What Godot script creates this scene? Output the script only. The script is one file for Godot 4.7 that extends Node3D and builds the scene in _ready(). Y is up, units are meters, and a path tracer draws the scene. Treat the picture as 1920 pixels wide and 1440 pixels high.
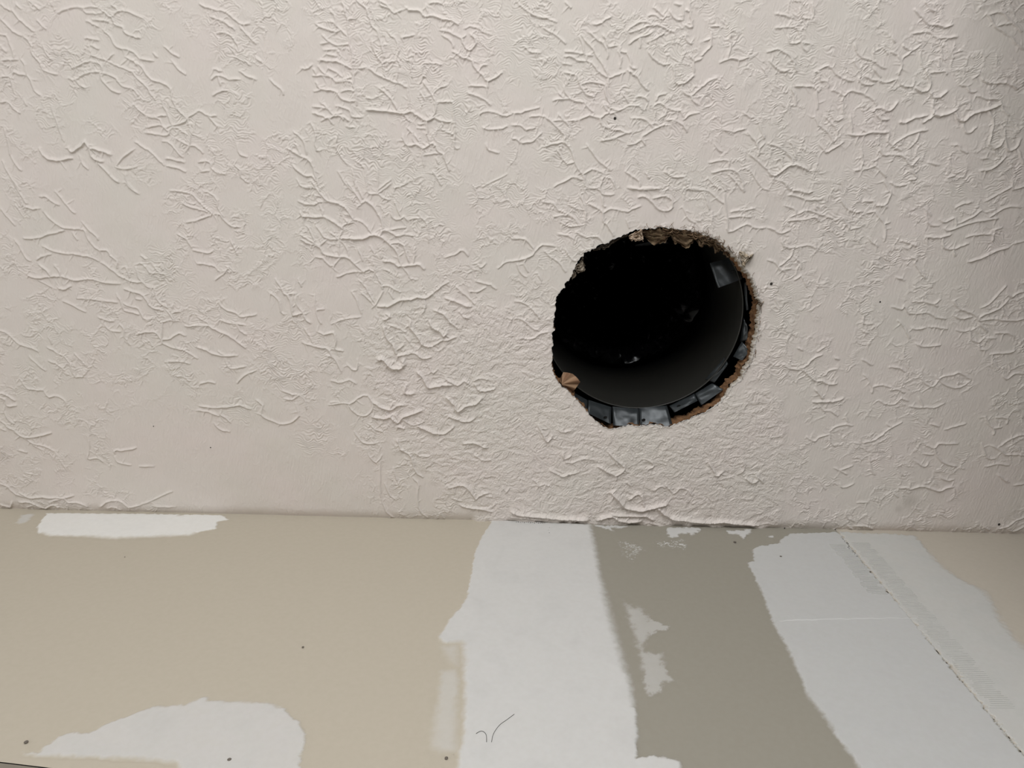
extends Node3D

const H := 2.44            # height of the ceiling
const EYE := 1.59          # height of the camera
const FOCAL := 1442.0      # in pixels of the 1920 x 1440 frame
const CELL := 0.00076      # spacing of the plaster grid

var cam_basis := Basis()
var eye := Vector3(0, EYE, 0)
var wall_z := 0.0
var rng := RandomNumberGenerator.new()
var paper_left := Color(0.465, 0.415, 0.335)
var paper_right := Color(0.297, 0.272, 0.227)
var paper_far := Color(0.49, 0.436, 0.366)
var paint := Color(0.665, 0.6, 0.55)
var compound := Color(0.57, 0.555, 0.532)

# plaster grid
var nx := 0
var nz := 0
var gx := 0.0
var gz := 0.0
var relief := PackedFloat32Array()


func _ready() -> void:
	rng.seed = 7
	# ---- camera
	var pitch := atan2(FOCAL, 440.1)
	var roll := 0.025
	var r := Vector3(1, 0, 0)
	var u := Vector3(0, cos(pitch), sin(pitch))
	var f := Vector3(0, sin(pitch), -cos(pitch))
	cam_basis = Basis(r * cos(roll) + u * sin(roll), u * cos(roll) - r * sin(roll), -f)
	var cam := Camera3D.new()
	cam.name = "camera"
	cam.fov = rad_to_deg(2.0 * atan(720.0 / FOCAL))
	cam.near = 0.02
	cam.transform = Transform3D(cam_basis, eye)
	add_child(cam)
	cam.current = true
	# ---- sky and exposure
	var env := Environment.new()
	env.background_mode = Environment.BG_SKY
	var sky_mat := ProceduralSkyMaterial.new()
	sky_mat.sky_top_color = Color(0.55, 0.66, 0.82)
	sky_mat.sky_horizon_color = Color(0.86, 0.88, 0.9)
	sky_mat.ground_bottom_color = Color(0.35, 0.33, 0.3)
	sky_mat.ground_horizon_color = Color(0.6, 0.6, 0.58)
	var sky := Sky.new()
	sky.sky_material = sky_mat
	env.sky = sky
	env.tonemap_mode = Environment.TONE_MAPPER_LINEAR
	env.tonemap_exposure = EXPOSURE
	env.sdfgi_enabled = true
	env.ssao_enabled = true
	env.ssil_enabled = true
	var we := WorldEnvironment.new()
	we.name = "world_environment"
	we.environment = env
	add_child(we)
	# ---- daylight that enters by the glazed door behind the camera
	var day := AreaLight3D.new()
	day.name = "window_daylight"
	day.area_size = Vector2(WIN_X1 - WIN_X0, WIN_Y1 - WIN_Y0)
	day.light_color = Color(0.97, 0.98, 0.99)
	day.light_energy = DAY
	day.area_range = 12.0
	day.area_attenuation = 2.0
	day.shadow_enabled = true
	day.position = Vector3((WIN_X0 + WIN_X1) / 2.0, (WIN_Y0 + WIN_Y1) / 2.0, BACK - 0.03)
	add_child(day)
	# ---- weaker added fill light for the left side; no source known there
	var left := AreaLight3D.new()
	left.name = "added_side_fill"
	left.area_size = Vector2(LEFT_Z1 - LEFT_Z0, LEFT_Y1 - LEFT_Y0)
	left.light_color = Color(0.975, 0.98, 0.985)
	left.light_energy = LEFT_FILL
	left.area_range = 12.0
	left.area_attenuation = 2.0
	left.shadow_enabled = true
	left.position = Vector3(-SIDE + 0.03, (LEFT_Y0 + LEFT_Y1) / 2.0, (LEFT_Z0 + LEFT_Z1) / 2.0)
	left.rotation.y = -PI / 2.0
	add_child(left)
	# ---- the place
	wall_z = on_ceiling(960, 979).z
	build_room()
	build_wall()
	build_ceiling()
	build_duct()
	build_details()


# ------------------------------------------------------------------ from the photograph's pixels to points on real planes
func ray(px: float, py: float) -> Vector3:
	return cam_basis.x * (px - 960.0) + cam_basis.y * (720.0 - py) - cam_basis.z * FOCAL


func on_level(px: float, py: float, y: float) -> Vector3:
	var v := ray(px, py)
	return eye + v * ((y - eye.y) / v.y)


func on_ceiling(px: float, py: float) -> Vector3:
	return on_level(px, py, H)


func on_wall(px: float, py: float, out := 0.0) -> Vector3:
	var v := ray(px, py)
	return eye + v * ((wall_z + out - eye.z) / v.z)


# "x,y x,y" in a region at (ox, oy) enlarged by k, as pixels of the frame
func pixels(text: String, ox := 0.0, oy := 0.0, k := 1.0) -> PackedVector2Array:
	var out := PackedVector2Array()
	for pair in text.split(" ", false):
		var c := pair.split(",")
		out.append(Vector2(ox + float(c[0]) / k, oy + float(c[1]) / k))
	return out


# ------------------------------------------------------------------ naming and meshes
func tag(o: Node, label: String, category := "", group := "", kind := "") -> void:
	if label: o.set_meta("label", label)
	if category: o.set_meta("category", category)
	if group: o.set_meta("group", group)
	if kind: o.set_meta("kind", kind)


func base(called: String, at := Vector3.ZERO) -> Node3D:
	var o := Node3D.new()
	o.name = called
	o.position = at
	add_child(o, true)
	return o


func put(called: String, mesh: Mesh, material: Material, parent: Node = null) -> MeshInstance3D:
	var o := MeshInstance3D.new()
	o.name = called
	o.mesh = mesh
	o.material_override = material
	o.cast_shadow = GeometryInstance3D.SHADOW_CASTING_SETTING_ON
	(parent if parent else self).add_child(o, true)
	return o


func arrays_mesh(v: PackedVector3Array, n: PackedVector3Array, c: PackedColorArray, ix: PackedInt32Array) -> ArrayMesh:
	var a := []
	a.resize(Mesh.ARRAY_MAX)
	a[Mesh.ARRAY_VERTEX] = v
	if n.size(): a[Mesh.ARRAY_NORMAL] = n
	if c.size(): a[Mesh.ARRAY_COLOR] = c
	a[Mesh.ARRAY_INDEX] = ix
	var m := ArrayMesh.new()
	m.add_surface_from_arrays(Mesh.PRIMITIVE_TRIANGLES, a)
	return m


# a sheet of rows of points; smooth normals by SurfaceTool
func sheet(rows: Array, closed := false, colors: Array = []) -> SurfaceTool:
	var st := SurfaceTool.new()
	st.begin(Mesh.PRIMITIVE_TRIANGLES)
	add_sheet(st, rows, 0, closed, colors)
	return st


func add_sheet(st: SurfaceTool, rows: Array, at: int, closed := false, colors: Array = []) -> int:
	var w: int = rows[0].size()
	for j in rows.size():
		for i in w:
			if colors.size(): st.set_color(colors[j][i])
			st.set_smooth_group(0)
			st.add_vertex(rows[j][i])
	for j in rows.size() - 1:
		for i in (w if closed else w - 1):
			var a := at + j * w + i
			var b := at + j * w + (i + 1) % w
			for k in [a, b, b + w, a, b + w, a + w]: st.add_index(k)
	return at + rows.size() * w


func finish(st: SurfaceTool) -> ArrayMesh:
	st.generate_normals()
	return st.commit()


func boxes(list: Array) -> ArrayMesh:     # [centre, size] pairs
	var st := SurfaceTool.new()
	st.begin(Mesh.PRIMITIVE_TRIANGLES)
	for e in list:
		var b := BoxMesh.new()
		b.size = e[1]
		st.append_from(b, 0, Transform3D(Basis(), e[0]))
	return st.commit()


func plain(c: Color, rough := 0.9, metal := 0.0) -> StandardMaterial3D:
	var m := StandardMaterial3D.new()
	m.albedo_color = c.linear_to_srgb()
	m.roughness = rough
	m.metallic = metal
	return m


func coloured(rough := 0.9) -> StandardMaterial3D:
	var m := StandardMaterial3D.new()
	m.vertex_color_use_as_albedo = true
	m.roughness = rough
	return m


func noise(kind: int, freq: float, sd: int, octaves := 1) -> FastNoiseLite:
	var n := FastNoiseLite.new()
	n.noise_type = kind
	n.frequency = freq
	n.seed = sd
	n.fractal_type = FastNoiseLite.FRACTAL_FBM if octaves > 1 else FastNoiseLite.FRACTAL_NONE
	n.fractal_octaves = octaves
	return n

# ------------------------------------------------------------------ the rest of the room, out of the frame
const BACK := 1.15
const SIDE := 1.9
const WIN_X0 := -0.3
const WIN_X1 := 0.4
const WIN_Y0 := 0.75
const WIN_Y1 := 2.05
const LEFT_Z0 := -0.45
const LEFT_Z1 := 0.55
const LEFT_Y0 := 0.8
const LEFT_Y1 := 1.9
const LEFT_FILL := 3.3
const BLOCKER_Z := 0.34
const DAY := 9.0
const EXPOSURE := 0.292


func build_room() -> void:
	var t := 0.12
	var wallpaint := plain(Color(0.5, 0.5, 0.49))
	var bounce_white := plain(Color(0.8, 0.8, 0.79))  # unseen left wall, coloured white to bounce extra light onto that side
	var absorbing_dark := plain(Color(0.11, 0.10, 0.09))  # unseen right wall, coloured dark to hold back bounce on that side
	var depth := BACK - wall_z
	var mid := (BACK + wall_z) / 2.0
	var xl := -SIDE - t / 2
	var zf := wall_z - t
	var zb := BACK + t
	var w := put("wall_left", boxes([
		[Vector3(xl, H / 2, (zf + LEFT_Z0) / 2), Vector3(t, H, LEFT_Z0 - zf)], [Vector3(xl, H / 2, (zb + LEFT_Z1) / 2), Vector3(t, H, zb - LEFT_Z1)],
		[Vector3(xl, LEFT_Y0 / 2, (LEFT_Z0 + LEFT_Z1) / 2), Vector3(t, LEFT_Y0, LEFT_Z1 - LEFT_Z0)],
		[Vector3(xl, (H + LEFT_Y1) / 2, (LEFT_Z0 + LEFT_Z1) / 2), Vector3(t, H - LEFT_Y1, LEFT_Z1 - LEFT_Z0)]]), bounce_white)
	tag(w, "", "", "", "structure")
	w = put("wall_right", boxes([[Vector3(SIDE + t / 2, H / 2, mid), Vector3(t, H, depth + 2 * t)]]), absorbing_dark)
	tag(w, "", "", "", "structure")
	var zc := BACK + t / 2
	w = put("wall_back", boxes([
		[Vector3((-SIDE + WIN_X0) / 2, H / 2, zc), Vector3(WIN_X0 + SIDE, H, t)],
		[Vector3((SIDE + WIN_X1) / 2, H / 2, zc), Vector3(SIDE - WIN_X1, H, t)],
		[Vector3((WIN_X0 + WIN_X1) / 2, WIN_Y0 / 2, zc), Vector3(WIN_X1 - WIN_X0, WIN_Y0, t)],
		[Vector3((WIN_X0 + WIN_X1) / 2, (H + WIN_Y1) / 2, zc), Vector3(WIN_X1 - WIN_X0, H - WIN_Y1, t)]]), wallpaint)
	tag(w, "", "", "", "structure")
	w = put("floor", boxes([[Vector3(0, -t / 2, mid), Vector3(2 * SIDE + 2 * t, t, depth + 2 * t)]]), plain(Color(0.30, 0.29, 0.27), 0.7))
	tag(w, "", "", "", "structure")
	# an added, unseen wall stub that blocks window light from the right
	w = put("added_light_blocker", boxes([[Vector3(0.462, H / 2, (BLOCKER_Z + BACK) / 2), Vector3(0.08, H, BACK - BLOCKER_Z)]]), wallpaint)
	tag(w, "", "", "", "structure")
	glazing("window_1", Vector3((WIN_X0 + WIN_X1) / 2, WIN_Y0, zc), 0.0, WIN_X1 - WIN_X0, WIN_Y1 - WIN_Y0)
	glazing("added_window_2", Vector3(xl, LEFT_Y0, (LEFT_Z0 + LEFT_Z1) / 2), PI / 2, LEFT_Z1 - LEFT_Z0, LEFT_Y1 - LEFT_Y0)  # unseen window added to go with the side fill


func glazing(called: String, at: Vector3, turn: float, ww: float, wh: float) -> void:
	var win := base(called, at)
	win.rotation.y = turn
	tag(win, "", "", "", "structure")
	put("window_frame", boxes([
		[Vector3(-ww / 2 + 0.02, wh / 2, 0), Vector3(0.04, wh, 0.06)], [Vector3(ww / 2 - 0.02, wh / 2, 0), Vector3(0.04, wh, 0.06)],
		[Vector3(0, 0.02, 0), Vector3(ww - 0.08, 0.04, 0.06)], [Vector3(0, wh - 0.02, 0), Vector3(ww - 0.08, 0.04, 0.06)],
		[Vector3(0, wh / 2, 0), Vector3(0.04, wh - 0.08, 0.05)]]), plain(Color(0.8, 0.8, 0.78), 0.5), win)
	var glass := StandardMaterial3D.new()
	glass.transparency = BaseMaterial3D.TRANSPARENCY_ALPHA
	glass.albedo_color = Color(0.95, 0.98, 1.0, 0.05)
	glass.roughness = 0.0
	for s in [-1, 1]:
		put("pane", boxes([[Vector3(s * ww / 4, wh / 2, 0), Vector3(ww / 2 - 0.06, wh - 0.08, 0.006)]]), glass, win)
# Ridges of the ceiling plaster, sculpted by hand: strings of "x,y x,y ..." per region (origin and scale first); a leading *n sets the height.
const RIDGES := [
[0, 0, 4, "0,30 40,60 90,85;120,30 160,70;210,0 270,50 300,75;0,130 60,200 120,250 165,270;175,265 215,315 240,350 235,390 300,470 320,520 370,550 430,560;0,260 45,270 75,330 100,400 110,440;90,80 150,150 200,195 260,240;10,350 45,390;20,455 80,450 130,450;160,440 185,490 200,560 235,610 260,680 310,720;105,545 150,560 200,570;285,155 320,200 345,220;320,330 345,400 390,450;0,580 70,580 90,620 100,680;0,770 60,770 100,815 150,850;180,750 200,790;430,100 490,75 560,55 620,60 690,55 740,65;620,60 650,100 720,105 770,100;740,65 790,100 840,130 880,90 940,85 1000,110 1075,140;830,30 880,75;650,160 700,185 740,205;700,150 760,155 820,170;840,130 860,180 920,210 940,250 1000,275 1050,290;770,225 830,280 860,340 900,365 950,370 1010,400 1050,440 1150,460;640,290 700,295 740,305;690,345 740,370"],
[0, 0, 4, "540,515 600,490 660,465 710,470 760,490 770,540;680,410 740,440 800,455 860,490 920,510 1000,550 1040,600 1090,640 1130,700 1165,750;800,455 850,410;510,590 560,600 600,580 660,550 720,545 800,560 870,590 890,620 940,655 1000,670 1040,715;560,600 600,640 640,665;755,550 770,610 830,670 860,690 900,700;*0.6 900,500 960,440;*1.1 1010,470 1060,500 1090,550 1140,600 1230,630 1280,670 1290,720 1310,790 1340,830 1390,880 1415,920 1430,1000 1425,1080;940,430 1000,460 1030,490;1150,400 1180,430;1230,350 1290,400 1340,430;1290,460 1340,520 1390,560;1210,740 1230,800 1260,860 1290,940;1000,780 1060,840 1120,880 1160,885 1200,870 1250,870;1160,885 1200,900 1230,960 1290,945 1350,930 1400,905;1100,960 1170,945 1220,945 1260,985 1300,960 1350,975 1400,1010;1090,1000 1170,1010 1250,1020 1280,980;1320,1040 1370,1070 1420,1095 1400,1130;1020,1070 1080,1110 1130,1140 1180,1190 1230,1240;1220,1060 1280,1080 1320,1130 1370,1180;1250,1190 1300,1200 1380,1220;1420,1095 1470,1100 1520,1150;1490,1220 1540,1210 1580,1230 1590,1270 1650,1310;1250,1250 1320,1260 1390,1290;1510,1290 1570,1285;1390,900 1450,860 1500,835 1560,870 1620,870;1560,870 1590,910 1640,960"],
[0, 0, 4, "1500,30 1540,55 1620,75 1700,95 1750,140 1810,185 1870,180;1580,130 1640,150 1700,180 1760,225;1630,250 1700,250 1750,290 1780,340 1800,390;1800,200 1850,260 1890,300 1920,330;*0.7 1640,300 1645,460;1600,520 1660,535;1760,430 1830,460 1880,490;1800,540 1870,580 1920,600;1590,600 1620,570 1680,580 1720,600 1800,600;1640,580 1655,640;1600,720 1650,690 1710,685 1770,710;390,800 410,870 430,920 450,990 480,1060;*1.5 300,1120 330,1170 380,1200 450,1205 540,1190;*1.6 515,1110 540,1140 600,1110 640,1070 670,1110 720,1125 800,1150 830,1165;*1.5 670,1110 690,1170 720,1200 770,1215;600,1170 620,1230 660,1270;*1.2 740,1230 800,1290 850,1340 890,1370;880,1240 930,1180 1010,1120;870,1260 950,1270 1030,1250;940,1300 950,1360 1000,1420;30,960 60,1040 70,1130 110,1220 160,1280;20,1210 60,1290 110,1370 150,1430;1780,1090 1800,1160 1850,1180;1760,1240 1800,1280 1810,1330 1860,1370;1590,1270 1640,1300 1700,1310"],
[480, 0, 4, "640,0 665,70 685,150 700,300 720,400 725,520 730,600 745,680 755,790;685,150 745,145;555,80 590,120 600,190 640,230 690,280;530,170 575,170 600,190;450,180 490,210 550,230 600,240 640,230;500,265 540,310 600,340 660,335 700,335;490,335 545,320;510,380 600,375;530,410 600,425;*1.2 470,455 530,460 600,465 660,490 720,520;470,500 500,540 560,580 600,610 660,600 720,580;430,520 450,560;430,570 520,570 570,590;540,510 600,545 650,580;*1.2 455,620 480,670 560,680 610,700 640,740 700,765 745,760;600,620 680,610 720,620 735,660;640,690 690,680 745,690;440,690 490,670;485,770 520,800 550,830 580,860 640,850;430,805 500,810 560,830;*1.2 430,850 490,870 540,890 600,870 650,880 700,910;590,850 640,880 660,900;600,800 650,810 700,830 720,880 800,880;490,910 540,890 580,935;680,950 740,960;740,0 790,35 830,75 855,150 870,195 905,235 925,290 950,370 960,440;870,300 880,370 910,430 950,475 960,540 975,590;950,475 1000,465 1045,460;*1.2 835,505 890,550 940,580 990,600 1040,620 1100,640 1135,660;770,520 835,505;*1.2 920,660 945,680 990,720 1030,770 1060,830;*0.8 945,710 880,740 830,740"],
[480, 0, 4, "1000,240 1010,270 1055,310 1070,380 1060,440 1085,500;1090,285 1130,280 1190,265;1140,365 1150,450 1165,540 1175,590;1125,460 1165,465;1060,500 1060,600 1090,640;1135,660 1145,750 1155,830;1250,480 1245,560 1270,580;1260,480 1330,475 1390,490;1230,690 1265,750;*1.2 1255,620 1300,680 1330,730 1345,780 1345,850 1280,910;1330,710 1360,670 1430,645;1270,730 1320,715;*1.5 830,830 900,830 980,840 1060,850 1110,855 1160,840 1210,870 1260,900 1290,905 1340,880;1060,830 1100,850 1130,890 1150,910;*1.2 1280,910 1280,960 1290,1030 1310,1085;1215,965 1280,970;1220,935 1275,930;1350,770 1420,770 1470,770 1480,830 1490,960 1490,1100 1520,1115;1300,860 1390,910 1480,915;1430,990 1490,1020;*1.3 1100,1020 1120,1080 1150,1095 1200,1085 1255,1115 1310,1085 1340,1090 1370,1140 1405,1160 1430,1230 1450,1280;1130,960 1170,1000 1180,1060 1230,1100;1190,1010 1220,1060;1260,1165 1320,1155 1370,1155;1350,1190 1370,1230;1240,1130 1260,1250"],
[480, 0, 4, "410,920 450,1020 440,1070 460,1130 490,1125;280,990 330,1030 365,1080 380,1160;*1.3 235,1115 280,1140 330,1170 380,1190 410,1220 435,1280 460,1360 480,1430;*1.2 275,1240 320,1290 370,1320 420,1325 450,1360;310,1350 350,1400 420,1405 480,1430;290,1080 320,1120 330,1170;610,1010 600,1100 640,1180 690,1240;750,1210 800,1245 820,1310 830,1400 840,1440;620,1290 650,1350 700,1410 730,1440;720,1270 740,1360 760,1430;905,1270 915,1360 915,1440;1030,1410 1080,1400 1140,1370;910,1430 960,1390 1010,1350;110,600 140,640 185,665 205,710;340,515 380,520 420,490;0,440 50,475;920,5 980,40 1040,100 1090,80;930,40 990,60 1020,80;*1.2 1120,60 1170,85 1230,85 1265,130 1330,120 1410,150 1470,160 1520,190;1270,40 1290,100;1300,30 1350,25 1400,30;1380,230 1440,240 1500,270 1540,290 1570,270;*1.2 1540,290 1560,340 1600,380 1645,340 1640,290 1610,260;*0.8 1560,220 1600,200 1650,210 1700,240 1760,260;1400,270 1460,310 1480,360;*1.2 1480,390 1530,425 1590,445 1620,460 1640,510 1670,540 1700,570 1740,610 1800,580 1840,550;1580,440 1600,400;1670,540 1690,500 1730,490;1590,700 1650,720 1710,750 1760,790;1740,610 1740,660;1600,650 1670,645 1740,660;1670,860 1720,840 1790,845 1850,870 1920,860;1700,960 1760,975 1830,970 1880,950;1730,1090 1750,1130 1820,1150;*0.6 1700,1400 1780,1360 1880,1310;1330,1290 1360,1340 1390,1390"],
[960, 0, 4, "60,40 120,90 200,130 260,140 330,170;230,200 280,240 350,280 400,330;90,350 150,395 210,400;400,20 440,60;600,185 660,180 700,150 740,130;1060,60 1100,90 1140,130 1180,120;1020,120 1080,120 1130,150 1160,110;1180,80 1220,140 1270,155;1330,0 1335,100 1350,180 1340,210 1290,190;1275,40 1285,150;1220,30 1270,40;1300,80 1340,90;870,250 950,230 1010,200 1060,195 1100,190 1160,220 1220,250;860,240 900,200 960,170 1020,170 1060,200;880,330 940,290 1000,270 1060,240;1020,320 1080,290 1140,250;500,280 530,340 545,410 600,420;520,260 570,330 610,370 630,420 660,460 690,500 720,570;570,240 630,290 680,330 710,380 715,440;680,265 710,310 720,350 790,345;810,350 815,390 855,400 885,450 895,510 930,520;800,390 815,440 810,510;960,280 960,360;390,430 450,430 500,460 560,460 600,480 640,530 690,570 730,585;560,460 560,410;545,410 490,400 400,390;690,500 710,540 730,585 800,560 845,545;720,590 725,650;*1.2 870,530 910,560 940,580 970,630 1020,680;380,480 440,490;400,550 460,560 490,580 510,640 560,710 610,730;510,640 560,620 620,620 690,640 700,700 740,800;390,650 400,690 430,740 490,765 540,770;310,755 380,745 440,745;350,700 390,740;540,770 570,810 610,840;720,800 800,830 870,800 950,800 980,830;830,700 870,770;680,780 720,840 760,850 870,800"],
[960, 0, 4, "420,910 500,900 580,870 660,890 700,860 740,850;*1.2 250,880 310,930 370,990 400,1020;130,880 200,870 250,880;300,910 380,905 420,940;350,860 390,910;0,850 60,850 120,830 200,810;0,940 60,945 110,975 170,960;60,1070 140,1070 190,1030 220,1000;0,1040 40,1050 60,1075;240,1100 320,1080 390,1070;*1.2 400,1020 395,1070 440,1120 465,1190 490,1260 530,1310 540,1360;*1.1 340,1120 370,1180 420,1230 470,1215;530,1310 600,1275 660,1290 690,1310;320,1400 400,1360 460,1330 530,1350;540,1360 550,1400 620,1415 660,1400;690,1310 680,1350 660,1400 670,1440;700,1330 750,1350 770,1400;560,1090 600,1140 640,1200 690,1240 740,1280;660,890 680,940 740,970 810,980 860,1000 890,995;660,1060 740,1050 800,1025 860,1000;890,890 960,890 1020,915;1020,915 1060,970 1000,1010 975,1030 985,1060 1000,1090;870,1090 930,1075 975,1045;1060,970 1110,950 1160,940;930,730 990,730 1020,760;1020,390 1060,440 1100,470 1150,490 1185,480;*1.2 1200,490 1215,560 1230,630 1290,625 1340,590 1360,570;1360,460 1365,540;1300,260 1310,310 1350,330;1490,250 1490,350 1450,390 1420,420;1500,200 1560,200;1500,290 1440,310;1630,210 1640,330 1620,440;1560,470 1640,440 1700,450 1780,430;1420,440 1370,460 1330,420;1270,690 1340,720 1380,690 1440,640 1500,600 1540,590;1340,720 1350,750 1400,790;1080,760 1100,720 1150,710;1150,790 1200,830 1260,835 1290,880;1060,800 1090,780 1140,790 1160,840 1100,900;1290,900 1340,860 1400,850;1160,900 1220,910 1280,940 1310,990;1880,510 1910,570;1740,850 1780,880 1810,885;1840,900 1870,980 1890,1040;*1.2 1770,1000 1820,1060 1850,1130 1845,1170;1850,1120 1890,1080;1780,1160 1830,1200 1880,1240 1920,1280;*1.1 1500,1300 1570,1280 1640,1275 1690,1300 1720,1360 1740,1440;1630,1310 1680,1370 1730,1430;1780,1270 1830,1350 1880,1410 1920,1430;1480,1220 1560,1210 1620,1210 1625,1270;1470,1340 1520,1390 1560,1420;1580,970 1650,990 1700,980 1750,970;1520,1080 1540,1120 1570,1140;*1.3 870,1410 950,1420 1040,1415 1110,1420;850,1290 900,1320 950,1360 960,1410;1000,1300 1030,1340;1150,1290 1210,1330 1290,1330 1310,1400 1400,1420"],
[1440, 0, 4, "*1.2 1100,80 1160,140 1200,185 1270,190 1320,210 1380,190;1170,10 1210,60 1260,100;1640,100 1680,160 1700,200 1760,240 1820,280 1860,330 1910,370;1650,110 1750,95 1800,150 1860,200 1900,240;1700,200 1770,185 1820,180;1080,250 1140,250 1190,240 1250,280 1290,290 1370,285 1415,280;1010,340 1040,365 1085,380 1130,350 1150,330;1010,440 1050,410 1085,380;1120,300 1150,330;1260,280 1290,340 1300,400;930,280 950,320;330,30 340,100 335,140;240,60 250,130 300,140 340,150;180,180 220,220 240,280 260,350 290,390;60,110 110,115 160,130;60,210 110,210 170,205 220,215;150,270 170,330 240,320 330,340;0,390 70,375 140,405 180,440 200,500 220,540;*1.2 10,460 60,510 110,540 150,530;380,530 430,500 480,515 510,560 580,600 640,610;380,540 390,600 440,615 450,660;350,540 385,545;640,450 660,490 690,560 680,610 730,640 790,635;650,330 670,400 720,440 790,460 830,490 880,515;*1.3 790,520 840,580;830,600 880,625 960,600;860,350 900,410;910,390 970,415;720,570 780,600 820,605;970,590 1000,640 1050,655 1090,650 1090,600;970,410 1000,490 980,560;*1.4 1090,650 1150,690 1200,680 1215,640 1200,570 1180,530;1140,390 1150,480 1180,520;*1.4 1215,690 1240,730 1290,730 1340,690;1340,560 1320,540 1210,550;1440,640 1490,650 1510,690 1555,690;*1.3 1600,590 1640,620 1700,630 1770,625 1810,635 1870,670;1580,560 1540,590;1560,720 1650,745 1740,750;*1.6 1240,830 1250,865 1310,870 1370,850 1420,820;1240,750 1235,830;*1.6 1400,840 1420,890 1450,910 1480,905 1520,865 1590,840 1660,825 1740,790;1740,760 1770,830 1810,870"],
[1440, 0, 4, "*1.3 1660,840 1690,930 1670,1020 1660,1080 1700,1115 1740,1090 1770,1040;*1.2 1770,980 1790,1110 1820,1130 1860,1110 1890,1050;1460,940 1480,990 1510,1000 1560,960;480,680 540,700 570,720 610,690 660,690 720,710 770,740 800,770 810,800;570,720 555,760 570,850;200,650 260,650 330,655 380,690;170,660 200,720 210,790;360,670 370,820;*1.3 790,840 810,815 850,815 900,835 940,810 970,770;810,860 850,900 900,900;*1.2 990,920 1030,925 1100,890 1190,870;*1.2 1160,920 1200,900 1240,870;*1.3 600,1010 680,1020 760,1000 830,995 900,995;700,970 740,1000;620,880 630,1000;560,890 510,910 480,870;350,880 380,940 430,980 480,1040 490,1060 520,1030 510,970 470,920 430,870;420,1130 440,1145 490,1115 560,1070;380,1080 430,1140;0,1080 70,1100 130,1140 185,1200 180,1240;160,1060 190,1110 210,1200;*1.5 0,1280 40,1325 80,1300 130,1265 180,1240 240,1250 300,1280;40,1330 40,1370;60,1350 120,1370 150,1410 230,1430 300,1440;910,1000 900,1060 940,1100 1000,1130;930,1100 960,1070 1040,1020 1120,990 1190,980;1050,1120 1110,1060 1130,1000;*1.2 830,1110 860,1160 930,1165 1010,1170 1040,1210 1075,1240 1130,1190;700,1130 710,1210 700,1270 770,1260 810,1240;640,1280 700,1275;1075,1240 1090,1300 1110,1340 1060,1350;810,1250 850,1290 880,1330;920,1370 960,1395 1030,1390;1200,1220 1280,1240;1380,1090 1430,1090 1450,1130 1500,1150;*1.2 1590,1280 1650,1280 1720,1240 1780,1180;1600,1190 1650,1190;1340,1340 1400,1320;1880,1130 1900,1200 1915,1230"],
[0, 340, 4, "300,115 350,120 400,160 440,180;420,80 460,130 510,190 560,240;180,190 250,210 300,205;320,210 360,270 420,320 480,350 540,360 600,360 640,375 660,430 710,490 750,520 800,520 830,560 880,600;620,310 660,360 720,410 740,440;180,430 230,435 300,425 360,400 430,385 480,370;550,390 580,440;320,490 390,520 450,535 520,545 600,555 680,570 740,600;280,590 310,570 380,550;*1.4 300,630 350,670 385,715;410,630 440,670 460,710;*1.2 200,700 260,725 330,725 390,715 450,715 510,730 560,745 640,740 700,735 750,755 820,765 900,770;*1.3 440,800 480,815 530,790;*0.7 270,730 340,770 420,810;760,610 820,650 870,690 910,720 940,730 1000,755 1080,760;880,600 880,650;940,640 960,680 970,720;1050,610 1090,640 1130,690 1170,690 1220,700;1020,650 1040,720 1080,770 1110,790 1150,800;1160,640 1190,680 1240,705;1100,590 1060,560;*1.2 940,810 1000,830 1060,850 1100,890 1130,940 1180,960 1220,970;580,880 680,885 740,890 820,905 880,910;880,850 910,910 925,960;930,920 980,940 1040,960 1080,1030 1140,1030;930,970 1000,985 1040,1000;1020,880 1060,890;480,900 560,940 640,980;740,1020 800,1045 850,1050;790,1080 830,1120 900,1130;900,1070 930,1110 940,1170 980,1230;*1.2 1030,1150 1060,1140 1150,1130 1190,1160 1215,1190;1215,1190 1280,1180 1340,1140 1390,1160;1210,1060 1280,1045 1310,1050"],
[0, 340, 4, "1250,970 1290,1020 1300,1040;1290,990 1370,970;1215,1060 1215,1190 1230,1220 1300,1250 1370,1265 1420,1290 1480,1330;1160,800 1170,860 1210,920 1260,950;*1.3 1390,1090 1460,1085 1560,1085 1600,1105 1650,1130 1700,1150 1750,1180 1800,1220 1840,1250;1480,1020 1540,1050 1570,1080;1650,1040 1710,1060 1780,1070 1840,1080;1640,900 1660,940 1710,970 1770,990 1810,1020 1880,1010 1920,1000;*1.2 1470,1245 1530,1260 1590,1290 1680,1310 1780,1310;1640,1280 1700,1310;1780,1070 1800,1120 1850,1150;1480,620 1550,625 1610,640 1650,680 1710,660 1700,640;1620,740 1670,700 1700,670;1280,70 1350,80 1440,100 1480,140 1530,190 1590,240 1580,260;1360,160 1420,190 1500,215 1570,240;1580,260 1520,280 1460,300 1400,310;1600,250 1650,250 1680,290 1740,340 1790,345;1530,75 1590,100 1630,150 1640,210 1680,270;1330,400 1400,440 1440,500;1450,520 1560,540 1600,520;1730,440 1760,500 1780,550;0,1120 60,1145 110,1190 160,1230 240,1250 290,1280;1690,1330 1720,1400 1780,1400 1840,1390;0,200 50,260 110,330;110,440 160,510 190,570 230,600;110,20 160,110 200,170;360,1250 420,1280 470,1310;370,1160 390,1220;220,1320 280,1370 340,1420;560,1295 600,1330 640,1380;480,1310 530,1370 550,1430;370,1350 440,1380 490,1420;940,10 990,60 1040,95"],
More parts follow.
